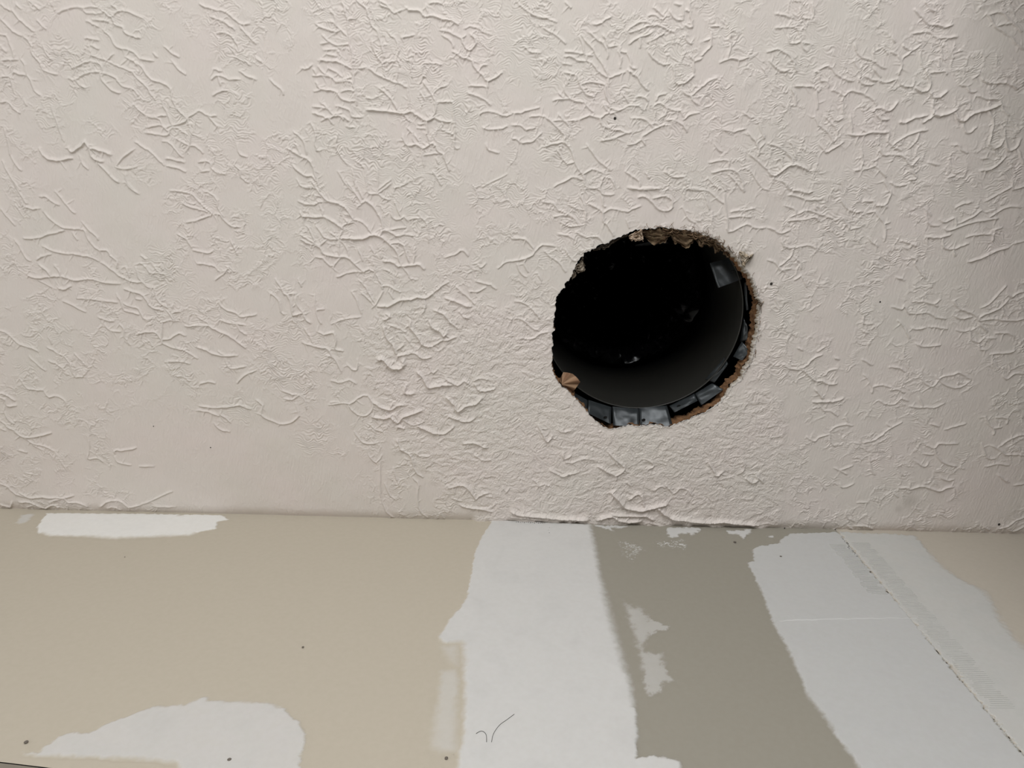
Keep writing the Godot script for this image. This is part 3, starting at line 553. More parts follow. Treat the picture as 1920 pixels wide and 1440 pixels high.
	for e in strands:
		var list := []
		var y: float = e[0]
		while y > e[1]:
			var dip := crack.get_noise_1d(y * 400.0)
			list.append([Vector3((e[2] + e[3]) / 2 + dip * 0.004, y, wall_z + 0.00105 + dip * 0.0001), Vector3((e[3] - e[2]) * (1.0 - 0.3 * absf(dip)), 0.00055, 0.0005)])
			y -= 0.0026
		var tape := put("mesh_tape", boxes(list), plain(compound * Color(0.86, 0.86, 0.845), 0.85), wall)
		tag(tape, "", "", "", "stuff")

# ------------------------------------------------------------------ the brushed plaster ceiling
const HOLE := "205,515 240,470 290,390 320,330 345,285 385,240 430,215 500,183 560,157 620,132 680,108 720,98 780,90 850,86 930,90 1000,98 1070,108 1130,128 1190,158 1240,195 1290,235 1330,285 1370,335 1400,372 1420,412 1445,470 1455,520 1478,537 1462,580 1454,640 1450,720 1435,790 1422,860 1397,920 1372,970 1345,1020 1300,1060 1270,1100 1230,1150 1180,1190 1110,1230 1020,1265 940,1296 905,1318 870,1306 800,1299 720,1308 650,1298 612,1318 545,1328 490,1305 440,1275 390,1215 340,1150 290,1100 240,1060 200,1010 180,960 178,880 180,760 184,725 196,720 186,700 198,600"
const PATCHED := "690,590 780,560 880,560 1040,590 1035,700 1100,795 1250,812 1430,730 1480,800 1470,990 900,985 855,930 800,890 760,850 715,790 690,700"
const SMOOTH := "480,870,170 330,860,120 160,360,100 230,420,80 560,130,50 540,180,50 900,275,60 1790,490,55 1850,480,60 1760,640,60 1640,690,50 1800,800,60 1860,920,70 620,540,50 340,120,60 380,100,50 1560,60,40 280,830,90 650,930,60 100,470,60"
const RIPPLES := "700,60,45 715,110,45 790,110,55 690,280,45 645,270,40 860,190,50 850,245,50 760,320,55 700,310,60 800,380,45 830,420,40 520,335,40 610,40,40 1060,430,40 1500,130,40 1540,100,45 1480,310,60 1560,385,60 1560,440,60 1640,500,55 1480,560,60 1450,640,45 1450,700,45 1740,460,40 1860,430,45 1720,800,40 1660,880,45 340,220,45 430,245,40 300,500,45 345,560,45 585,820,45 520,690,55 560,620,45 430,90,45 960,60,60 980,100,60 1260,250,45 1380,70,40 1040,290,45 1330,180,45 1440,80,35 1600,330,45 1700,330,45 560,720,50 440,760,50 100,100,45 1240,330,50 1150,240,40 1800,350,60 1880,330,50"


func outline_of_hole() -> PackedVector2Array:     # x and z on the ceiling, close-set
	var out := PackedVector2Array()
	var src := pixels(HOLE, 980, 400, 1571.0 / 480.0)
	var rough := noise(FastNoiseLite.TYPE_SIMPLEX, 0.12, 77, 4)
	for i in src.size():
		var a := src[i]
		var b := src[(i + 1) % src.size()]
		var n := maxi(1, int(a.distance_to(b) / 1.6))
		for k in n:
			var p := a.lerp(b, k / float(n))
			var w := on_ceiling(p.x, p.y)
			p = Vector2(w.x, w.z)
			p += Vector2(rough.get_noise_2d(p.x * 1000, p.y * 1000), rough.get_noise_2d(p.x * 1000 + 400, p.y * 1000)) * 0.0016
			out.append(p)
	return out


func stamp(a: Vector2, b: Vector2, wide_up: float, wide_down: float, h0: float, h1: float) -> void:
	var reach := maxf(wide_up, wide_down) * 2.6
	var i0 := maxi(0, int((minf(a.x, b.x) - reach - gx) / CELL))
	var i1 := mini(nx - 1, int((maxf(a.x, b.x) + reach - gx) / CELL) + 1)
	var j0 := maxi(0, int((minf(a.y, b.y) - reach - gz) / CELL))
	var j1 := mini(nz - 1, int((maxf(a.y, b.y) + reach - gz) / CELL) + 1)
	var ab := b - a
	var l2 := maxf(ab.length_squared(), 1e-12)
	var r2 := reach * reach
	for j in range(j0, j1 + 1):
		var pz := gz + j * CELL - a.y
		for i in range(i0, i1 + 1):
			var px := gx + i * CELL - a.x
			var t := (px * ab.x + pz * ab.y) / l2
			if t < 0.0: t = 0.0
			elif t > 1.0: t = 1.0
			var dx := px - ab.x * t
			var dz := pz - ab.y * t
			var d2 := dx * dx + dz * dz
			if d2 > r2: continue
			var d := sqrt(d2)
			var w := wide_down
			if d > 1e-6: w = lerpf(wide_down, wide_up, dz / d * 0.5 + 0.5)
			var e := d / w
			var h := (h0 + (h1 - h0) * t) * exp(-e * (0.55 + 0.75 * e))
			var k := j * nx + i
			if h > relief[k]: relief[k] = h


func carve_ridge(points: PackedVector2Array, strength: float) -> void:
	# smooth the hand-drawn line, let it waver, taper its ends, and let short side ridges run off it
	var line := PackedVector2Array()
	for i in points.size() - 1:
		var p0 := points[maxi(0, i - 1)]
		var p3 := points[mini(points.size() - 1, i + 2)]
		for k in 3:
			line.append(points[i].cubic_interpolate(points[i + 1], p0, p3, k / 3.0) + Vector2(rng.randf_range(-1, 1), rng.randf_range(-1, 1)) * 0.00045)
	line.append(points[-1])
	var n := line.size()
	var tall := 0.0015 * strength
	var wide := 0.00115 * (0.6 + 0.4 * strength)
	for i in n - 1:
		var f0 := smoothstep(0.0, 0.18, minf(i, n - 1 - i) / float(n - 1) + 0.11) * rng.randf_range(0.75, 1.1)
		var f1 := smoothstep(0.0, 0.18, minf(i + 1, n - 2 - i) / float(n - 1) + 0.11) * rng.randf_range(0.75, 1.1)
		stamp(line[i], line[i + 1], wide * 1.6, wide * 0.5, tall * f0, tall * f1)
		if rng.randf() < 0.24:
			var dir := (line[i + 1] - line[i]).normalized().orthogonal() * (1 if rng.randf() < 0.5 else -1)
			dir = dir.rotated(rng.randf_range(-0.7, 0.7))
			var p := line[i]
			var long := rng.randf_range(0.004, 0.011)
			for s in 3:
				var q := p + dir.rotated(rng.randf_range(-0.35, 0.35)) * long / 3.0
				stamp(p, q, 0.0013, 0.0006, tall * (0.7 - 0.2 * s), tall * (0.5 - 0.2 * s))
				p = q


func build_ceiling() -> void:
	var c_tl := on_ceiling(-30, -30)
	var c_tr := on_ceiling(1950, -30)
	var c_bl := on_ceiling(-30, 954)
	var c_br := on_ceiling(1950, 1004)
	gx = minf(c_bl.x, c_tl.x) - 0.02
	gz = wall_z
	nx = int((maxf(c_br.x, c_tr.x) + 0.02 - gx) / CELL) + 1
	nz = int((maxf(c_tl.z, c_tr.z) + 0.005 - gz) / CELL) + 1
	relief.resize(nx * nz)
	relief.fill(0.0)
	# ridges
	for region in RIDGES:
		for part: String in region[3].split(";", false):
			var strength := 1.0
			if part.begins_with("*"):
				strength = float(part.substr(1, part.find(" ") - 1))
				part = part.substr(part.find(" ") + 1)
			var line := PackedVector2Array()
			for p in pixels(part, region[0], region[1], region[2]):
				var w := on_ceiling(p.x, p.y)
				line.append(Vector2(w.x, w.z))
			carve_ridge(line, strength)
	# coarse maps: where the plaster was patched, where it was left smooth, where the comb rippled it
	var stride := 10
	var mx := nx / stride + 2
	var mz := nz / stride + 2
	var patched := PackedFloat32Array()
	var smoothed := PackedFloat32Array()
	var rippled := PackedFloat32Array()
	patched.resize(mx * mz)
	smoothed.resize(mx * mz)
	rippled.resize(mx * mz)
	var poly := PackedVector2Array()
	for p in pixels(PATCHED):
		var w := on_ceiling(p.x, p.y)
		poly.append(Vector2(w.x, w.z))
	var spots := []
	var combs := []
	for e in [[SMOOTH, spots], [RIPPLES, combs]]:
		for item in e[0].split(" ", false):
			var c: PackedStringArray = item.split(",")
			var w := on_ceiling(float(c[0]), float(c[1]))
			e[1].append(Vector3(w.x, w.z, float(c[2]) * 0.00064))
	var wob := noise(FastNoiseLite.TYPE_SIMPLEX_SMOOTH, 0.03, 3, 2)
	for j in mz:
		for i in mx:
			var p := Vector2(gx + i * stride * CELL, gz + j * stride * CELL)
			var q := p + Vector2(wob.get_noise_2d(p.x * 1000, p.y * 1000), wob.get_noise_2d(p.x * 1000 + 99, p.y * 1000)) * 0.018
			var k := j * mx + i
			patched[k] = 1.0 if Geometry2D.is_point_in_polygon(q, poly) else 0.0
			for s in spots: smoothed[k] = maxf(smoothed[k], 1.0 - smoothstep(0.65, 1.15, Vector2(s.x, s.y).distance_to(q) / s.z))
			for s in combs: rippled[k] = maxf(rippled[k], 1.0 - smoothstep(0.4, 1.0, Vector2(s.x, s.y).distance_to(q) / s.z))
	# small stuff
	var web := noise(FastNoiseLite.TYPE_CELLULAR, 0.062, 12)
	web.cellular_return_type = FastNoiseLite.RETURN_DISTANCE2_SUB
	web.domain_warp_enabled = true
	web.domain_warp_amplitude = 14.0
	web.domain_warp_frequency = 0.06
	web.domain_warp_fractal_octaves = 2
	var where := noise(FastNoiseLite.TYPE_SIMPLEX_SMOOTH, 0.022, 15, 2)
	var swell := noise(FastNoiseLite.TYPE_SIMPLEX_SMOOTH, 0.02, 16, 2)
	var grain := noise(FastNoiseLite.TYPE_SIMPLEX_SMOOTH, 0.22, 17, 2)
	var bend := noise(FastNoiseLite.TYPE_SIMPLEX_SMOOTH, 0.045, 18, 2)
	var lumps := noise(FastNoiseLite.TYPE_SIMPLEX_SMOOTH, 0.085, 19, 3)
	lumps.fractal_type = FastNoiseLite.FRACTAL_RIDGED
	lumps.domain_warp_enabled = true
	lumps.domain_warp_amplitude = 16.0
	lumps.domain_warp_frequency = 0.07
	var tints := noise(FastNoiseLite.TYPE_SIMPLEX_SMOOTH, 0.009, 21, 2)
	var high := PackedFloat32Array()
	high.resize(nx * nz)
	var xl0 := c_bl.x - 0.02
	var xl1 := c_tl.x - 0.02
	var xr0 := c_br.x + 0.02
	var xr1 := c_tr.x + 0.02
	var from := PackedInt32Array()
	var to := PackedInt32Array()
	for j in nz:
		var t := j / float(nz - 1)
		from.append(clampi(int((lerpf(xl0, xl1, t) - gx) / CELL), 0, nx - 2))
		to.append(clampi(int((lerpf(xr0, xr1, t) - gx) / CELL) + 1, 1, nx - 1))
	for j in nz:
		var z := (gz + j * CELL) * 1000.0
		var fz := j / float(stride)
		var jz := int(fz)
		fz -= jz
		for i in range(from[j], to[j] + 1):
			var x := (gx + i * CELL) * 1000.0
			var fx := i / float(stride)
			var jx := int(fx)
			fx -= jx
			var m := jz * mx + jx
			var pa := lerpf(lerpf(patched[m], patched[m + 1], fx), lerpf(patched[m + mx], patched[m + mx + 1], fx), fz)
			var sm := lerpf(lerpf(smoothed[m], smoothed[m + 1], fx), lerpf(smoothed[m + mx], smoothed[m + mx + 1], fx), fz)
			var ri := lerpf(lerpf(rippled[m], rippled[m + 1], fx), lerpf(rippled[m + mx], rippled[m + mx + 1], fx), fz)
			var k := j * nx + i
			var h := relief[k]
			var some := where.get_noise_2d(x, z)
			var wv := bend.get_noise_2d(x, z)
			# cracked web of small ridges between the large ones
			var open := clampf(0.55 + some * 1.6, 0.0, 1.0) * (1.0 - 0.85 * sm) * (1.0 - pa)
			if open > 0.02:
				var e := (web.get_noise_2d(x, z) + 1.0) * 7.0
				if e < 2.5: h = maxf(h, 0.0008 * open * exp(-e * (0.6 + 0.8 * e)))
			# comb ripples
			ri = maxf(ri, clampf(some * 1.4 + 0.3, 0.1, 0.65) * (1.0 - 0.9 * sm))
			if ri > 0.01: h += (0.0002 + 0.00012 * ri) * ri * (1.0 - pa) * sin(z * 2.15 + wv * 16.0 + x * 0.25) * clampf(1.0 + some, 0.3, 1.3)
			# hair lines of the brush
			var along := grain.get_noise_2d(x * 2.4 + wv * 8.0, z * 0.35 + wv * 5.0)
			h += 0.00014 * along * (1.0 + sm * 0.5)
			h += 0.0004 * swell.get_noise_2d(x, z)
			if pa > 0.01:
				var l := lumps.get_noise_2d(x * 0.55, z * 0.85)
				h += pa * (0.00105 * l + 0.0004 + 0.0002 * grain.get_noise_2d(x * 1.1 + wv * 6.0, z * 2.0 + some * 9.0))
			# edge turned up at the wall, a slope shaped to shade the corner
			var off := z - gz * 1000.0
			if off < 13.0: h -= 0.0034 * (1.0 - off / 13.0) * (1.0 - off / 13.0) * (1.0 - 0.8 * pa)
			high[k] = h
	# surface
	var hole := outline_of_hole()
	var lo := Vector2(1e9, 1e9)
	var hi := -lo
	for p in hole:
		lo = lo.min(p)
		hi = hi.max(p)
	var inside := PackedByteArray()
	inside.resize(nx * nz)
	for j in range(maxi(0, int((lo.y - gz) / CELL) - 1), mini(nz, int((hi.y - gz) / CELL) + 2)):
		var zz := gz + j * CELL
		var cuts := []
		for q in hole.size():
			var a := hole[q]
			var b := hole[(q + 1) % hole.size()]
			if (a.y <= zz) != (b.y <= zz): cuts.append(a.x + (b.x - a.x) * (zz - a.y) / (b.y - a.y))
		cuts.sort()
		for q in range(0, cuts.size() - 1, 2):
			for i in range(int((cuts[q] - gx) / CELL) + 1, int((cuts[q + 1] - gx) / CELL) + 1): inside[j * nx + i] = 1
	var place := PackedInt32Array()
	place.resize(nx * nz)
	place.fill(-1)
	var v := PackedVector3Array()
	var n := PackedVector3Array()
	var c := PackedColorArray()
	var ix := PackedInt32Array()
	var smudge := on_ceiling(1705, 940)
	var smudge2 := on_ceiling(1685, 955)
	var dirt := on_ceiling(5, 855)
	for j in nz - 1:
		var a0 := maxi(from[j], from[j + 1])
		var a1 := mini(to[j], to[j + 1])
		for i in range(a0, a1):
			var k := j * nx + i
			if inside[k] and inside[k + 1] and inside[k + nx] and inside[k + nx + 1]: continue
			for m in [k, k + 1, k + nx, k + nx + 1]:
				if place[m] >= 0: continue
				place[m] = v.size()
				var mi: int = m % nx
				var mj: int = m / nx
				var x := gx + mi * CELL
				var z := gz + mj * CELL
				if inside[m]:
					var q := Vector2(x, z)
					var near := q
					var best := 1e9
					for p in hole:
						var d2 := p.distance_squared_to(q)
						if d2 < best:
							best = d2
							near = p
					x = near.x
					z = near.y
				var h := high[m]
				v.append(Vector3(x, H - h, z))
				var hx := 0.0
				var hz := 0.0
				if mi > from[mj] and mi < to[mj]: hx = (high[m + 1] - high[m - 1]) / (2 * CELL)
				if mj > 0 and mj < nz - 1 and mi >= from[mj + 1] and mi >= from[mj - 1] and mi <= to[mj + 1] and mi <= to[mj - 1]: hz = (high[m + nx] - high[m - nx]) / (2 * CELL)
				n.append(Vector3(-hx, -1, -hz).normalized())
				var tn := tints.get_noise_2d(x * 1000, z * 1000)
				var cc := paint * Color(1.0 + 0.02 * tn, 1.0, 1.0 + 0.012 * tn)
				var stain := 0.5 * (1.0 - smoothstep(0.0, 0.016, Vector2(x - smudge.x, z - smudge.z).length())) + 0.45 * (1.0 - smoothstep(0.0, 0.007, Vector2(x - smudge2.x, z - smudge2.z).length())) + 0.35 * (1.0 - smoothstep(0.0, 0.014, Vector2(x - dirt.x, z - dirt.z).length()))
				cc = cc.lerp(Color(0.22, 0.19, 0.15), stain * 0.55)
				cc.a = 1
				c.append(cc)
			for m in [k, k + nx + 1, k + 1, k, k + nx, k + nx + 1]: ix.append(place[m])
	var ceiling := base("ceiling")
	tag(ceiling, "", "", "", "structure")
	var mat := coloured(0.62)
	mat.metallic_specular = 0.4
	put("plaster_skim", arrays_mesh(v, n, c, ix), mat, ceiling)
	# the rest of the ceiling out of the frame, with a coarser relief of the same kind
	var rest := plain(paint, 0.7)
	var bumps := NoiseTexture2D.new()
	bumps.width = 512
	bumps.height = 512
	bumps.seamless = true
	bumps.as_normal_map = true
	bumps.bump_strength = 6.0
	var cell := noise(FastNoiseLite.TYPE_CELLULAR, 0.03, 5)
	cell.cellular_return_type = FastNoiseLite.RETURN_DISTANCE2_SUB
	cell.domain_warp_enabled = true
	cell.domain_warp_amplitude = 25
	bumps.noise = cell
	rest.normal_enabled = true
	rest.normal_texture = bumps
	rest.uv1_triplanar = true
	rest.uv1_scale = Vector3(4, 4, 4)
	var list := []
	var back_z := gz + (nz - 2) * CELL
	list.append([Vector3(0, H + 0.02, (back_z + BACK + 0.12) / 2), Vector3(2 * SIDE + 0.24, 0.04, BACK + 0.12 - back_z)])
	put("plaster_board", boxes(list), rest, ceiling)
	var wings := []
	for s in [[0, c_bl.x, c_tl.x, -SIDE], [1, c_br.x, c_tr.x, SIDE]]:
		var st := SurfaceTool.new()
		st.begin(Mesh.PRIMITIVE_TRIANGLES)
		var rows := []
		for y in [H, H + 0.04]:
			var row := PackedVector3Array()
			for p in [Vector2(s[1], gz), Vector2(s[2], back_z), Vector2(s[3], back_z), Vector2(s[3], gz), Vector2(s[1], gz)]:
				row.append(Vector3(p.x, y, p.y))
			rows.append(row)
		var at := add_sheet(st, rows, 0)
		for y in [H, H + 0.04]:
			at = add_sheet(st, [PackedVector3Array([Vector3(s[1], y, gz), Vector3(s[2], y, back_z)]), PackedVector3Array([Vector3(s[3], y, gz), Vector3(s[3], y, back_z)])], at)
		put("plaster_board", finish(st), rest, ceiling)
	# dark cavity above
	var cx := 2 * SIDE + 0.24
	var cz := BACK - wall_z + 0.24
	var cm := (BACK + wall_z) / 2
	var cav := put("roof_cavity", boxes([
		[Vector3(0, H + 1.02, cm), Vector3(cx, 0.04, cz)],
		[Vector3(0, H + 0.5, wall_z - 0.1), Vector3(cx, 1.0, 0.04)], [Vector3(0, H + 0.5, BACK + 0.1), Vector3(cx, 1.0, 0.04)],
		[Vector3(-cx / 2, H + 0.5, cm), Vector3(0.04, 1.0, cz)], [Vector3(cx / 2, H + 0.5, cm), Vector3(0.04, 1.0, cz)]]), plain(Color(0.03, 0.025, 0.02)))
	tag(cav, "", "", "", "structure")
	build_rim(hole, ceiling)


func chamfer(out: Vector2) -> float:     # the skim is broken off at a slant along the right side
	return 0.0045 * smoothstep(0.25, 0.8, out.x + 0.35 * out.y)


func build_rim(hole: PackedVector2Array, ceiling: Node) -> void:
	# the cut edge: white skim on top of brown fibreboard, ragged
	var mid := Vector2.ZERO
	for p in hole: mid += p
	mid /= hole.size()
	var rough := noise(FastNoiseLite.TYPE_SIMPLEX, 0.2, 91, 3)
	var coarse := noise(FastNoiseLite.TYPE_SIMPLEX, 0.05, 92, 2)
	var white := []
	var whitec := []
	for lv in [[0.0, 0.0003, 0.0], [-0.0004, -0.0006, 0.0], [-0.0002, 0.0012, 0.5], [0.0004, 0.0036, 1.0]]:
		var row := PackedVector3Array()
		var cc := PackedColorArray()
		for p in hole:
			var out := (p - mid).normalized()
			var q: Vector2 = p + out * (lv[0] - chamfer(out) * lv[2] + rough.get_noise_2d(p.x * 1000, p.y * 1000 + lv[1] * 9000) * (0.0006 + 0.0012 * lv[2] * chamfer(out) / 0.0045))
			row.append(Vector3(q.x, H + lv[1], q.y))
			cc.append(Color(0.62, 0.58, 0.53).lerp(Color(0.23, 0.185, 0.135), clampf(chamfer(out) / 0.003 * lv[2] * (0.9 + 0.8 * rough.get_noise_2d(p.x * 900, p.y * 900)), 0.0, 1.0)))
		white.append(row)
		whitec.append(cc)
	put("skim_edge", finish(sheet(white, true, whitec)), coloured(0.9), ceiling)
	var brown := []
	var brownc := []
	for k in 13:
		var t := k / 12.0
		var row := PackedVector3Array()
		var cc := PackedColorArray()
		for p in hole:
			var out := (p - mid).normalized()
			var q: Vector2 = p + out * (0.0007 - chamfer(out) + 0.0016 * rough.get_noise_3d(p.x * 1000, t * 16, p.y * 1000) + 0.0022 * coarse.get_noise_2d(p.x * 1000, p.y * 1000 + t * 20))
			row.append(Vector3(q.x, H + 0.0035 + 0.021 * t, q.y))
			var g := 0.5 + 0.5 * rough.get_noise_3d(p.x * 700, t * 26 + 90, p.y * 700)
			cc.append(Color(0.27, 0.135, 0.055).lerp(Color(0.07, 0.035, 0.018), g))
		brown.append(row)
		brownc.append(cc)
	put("fibreboard_edge", finish(sheet(brown, true, brownc)), coloured(0.95), ceiling)
	# torn fibre hanging in at the upper side of the hole: crumpled ragged strips
	var k := 1571.0 / 480.0
	torn("torn_fibre", "690,112 780,98 860,92 960,98 1060,112 1140,135 1210,172 1270,215 1310,255", "690,150 780,158 880,170 960,190 1060,185 1120,180 1180,245 1240,262 1300,262", k, 0.0035, Color(0.20, 0.145, 0.085), Color(0.075, 0.04, 0.02), 61, ceiling)
	torn("torn_fibre", "860,90 940,95 1040,107 1130,133 1200,168 1260,208 1295,240", "870,125 960,150 1040,150 1110,165 1170,205 1230,235 1290,256", k, 0.0005, Color(0.25, 0.17, 0.10), Color(0.11, 0.065, 0.035), 62, ceiling)
	torn("torn_paper", "655,135 690,112 722,96 735,104", "660,160 690,178 715,182 745,165", k, -0.001, Color(0.47, 0.37, 0.28), Color(0.25, 0.17, 0.11), 63, ceiling)
	torn("torn_fibre", "430,222 500,186 560,160 640,128", "440,235 510,215 550,182 640,146", k, 0.003, Color(0.20, 0.16, 0.12), Color(0.06, 0.045, 0.03), 64, ceiling)
	torn("torn_paper", "310,345 330,318 352,290 372,262", "335,362 372,352 390,330 380,285", k, 0.002, Color(0.33, 0.28, 0.22), Color(0.12, 0.09, 0.06), 65, ceiling)
	torn("torn_paper", "298,380 306,362 318,345", "306,402 318,385 330,362", k, 0.001, Color(0.33, 0.28, 0.22), Color(0.12, 0.09, 0.06), 66, ceiling)
	torn("torn_paper", "1330,228 1370,248 1395,258 1418,248", "1340,290 1365,318 1385,300 1412,262", k, -0.0022, Color(0.52, 0.46, 0.38), Color(0.36, 0.28, 0.19), 67, ceiling)
	torn("torn_paper", "1452,540 1464,545 1478,536", "1446,590 1452,600 1462,585", k, -0.001, Color(0.42, 0.36, 0.3), Color(0.25, 0.18, 0.12), 68, ceiling)
	# frayed fibres along the outside of the rim
	var st := SurfaceTool.new()
	st.begin(Mesh.PRIMITIVE_TRIANGLES)
	var at := 0
	for q in 90:
		var s := rng.randf()
		var src := pixels("720,98 850,84 1000,96 1130,126 1240,190 1330,280" if q < 55 else "1400,370 1445,470 1456,640 1440,790 1400,920 1345,1020", 980, 400, k)
		var fi := s * (src.size() - 1)
		var a := src[int(fi)].lerp(src[mini(int(fi) + 1, src.size() - 1)], fi - int(fi))
		var dir := Vector2.from_angle(rng.randf_range(0, TAU)) * rng.randf_range(3, 11)
		var rows := []
		for e in [-1.0, 1.0]:
			var row := PackedVector3Array()
			for i in 5:
				var t := i / 4.0
				var p: Vector2 = a + dir * t + dir.orthogonal() * (0.35 * sin(t * 3.0 + q)) + dir.orthogonal().normalized() * e * 0.4
				var w := on_level(p.x, p.y, H - 0.0006 - 0.0018 * sin(t * PI))
				row.append(w)
			rows.append(row)
		at = add_sheet(st, rows, at)
	var fray := put("frayed_fibre", finish(st), plain(Color(0.17, 0.11, 0.065), 0.95), ceiling)
	tag(fray, "", "", "", "stuff")


# a crumpled ragged strip between two pixel lines near the ceiling, lift = how far above it
func torn(called: String, outer: String, inner: String, k: float, lift: float, light: Color, dark: Color, sd: int, parent: Node) -> void:
	var a := pixels(outer, 980, 400, k)
	var b := pixels(inner, 980, 400, k)
	var n1 := noise(FastNoiseLite.TYPE_SIMPLEX, 0.055, sd, 4)
	var cols := 120
	var rows := []
	var colors := []
	var m := 15
	for j in m:
		var t := j / float(m - 1)
		var row := PackedVector3Array()
		var cc := PackedColorArray()
		for i in cols + 1:
			var s := i / float(cols)
			var p := along(a, s)
			var q := along(b, s)
			var rag := 1.0 + 0.75 * n1.get_noise_2d(s * a[0].distance_to(a[-1]) * 0.38, 300.0)
			var w2 := p.lerp(q, t * rag)
			w2 += Vector2(n1.get_noise_2d(w2.x, w2.y), n1.get_noise_2d(w2.x + 70, w2.y)) * 3.0
			var fold := n1.get_noise_2d(s * a[0].distance_to(a[-1]) * 0.9, t * 70.0 + 40)
			row.append(on_level(w2.x, w2.y, H + lift + 0.0055 * fold + 0.003 * t * signf(lift)))
			var g := clampf(0.5 + 0.9 * n1.get_noise_2d(s * a[0].distance_to(a[-1]) * 0.8 + 200, t * 130.0), 0, 1)
			cc.append(dark.lerp(light, g))
		rows.append(row)
		colors.append(cc)
	# a second skin gives it thickness
	var back := []
	for row in rows:
		var r2 := PackedVector3Array()
		for p in row: r2.append(p + Vector3(0, 0.0008, 0))
		back.append(r2)
	var st := SurfaceTool.new()
	st.begin(Mesh.PRIMITIVE_TRIANGLES)
	var at := add_sheet(st, rows, 0, false, colors)
	add_sheet(st, back, at, false, colors)
	put(called, finish(st), coloured(0.95), parent)


func along(line: PackedVector2Array, s: float) -> Vector2:
	var f := s * (line.size() - 1)
	var i := mini(int(f), line.size() - 2)
	return line[i].lerp(line[i + 1], f - i)

# ------------------------------------------------------------------ the sheet-metal duct behind the hole
const DUCT_RISE := 0.022


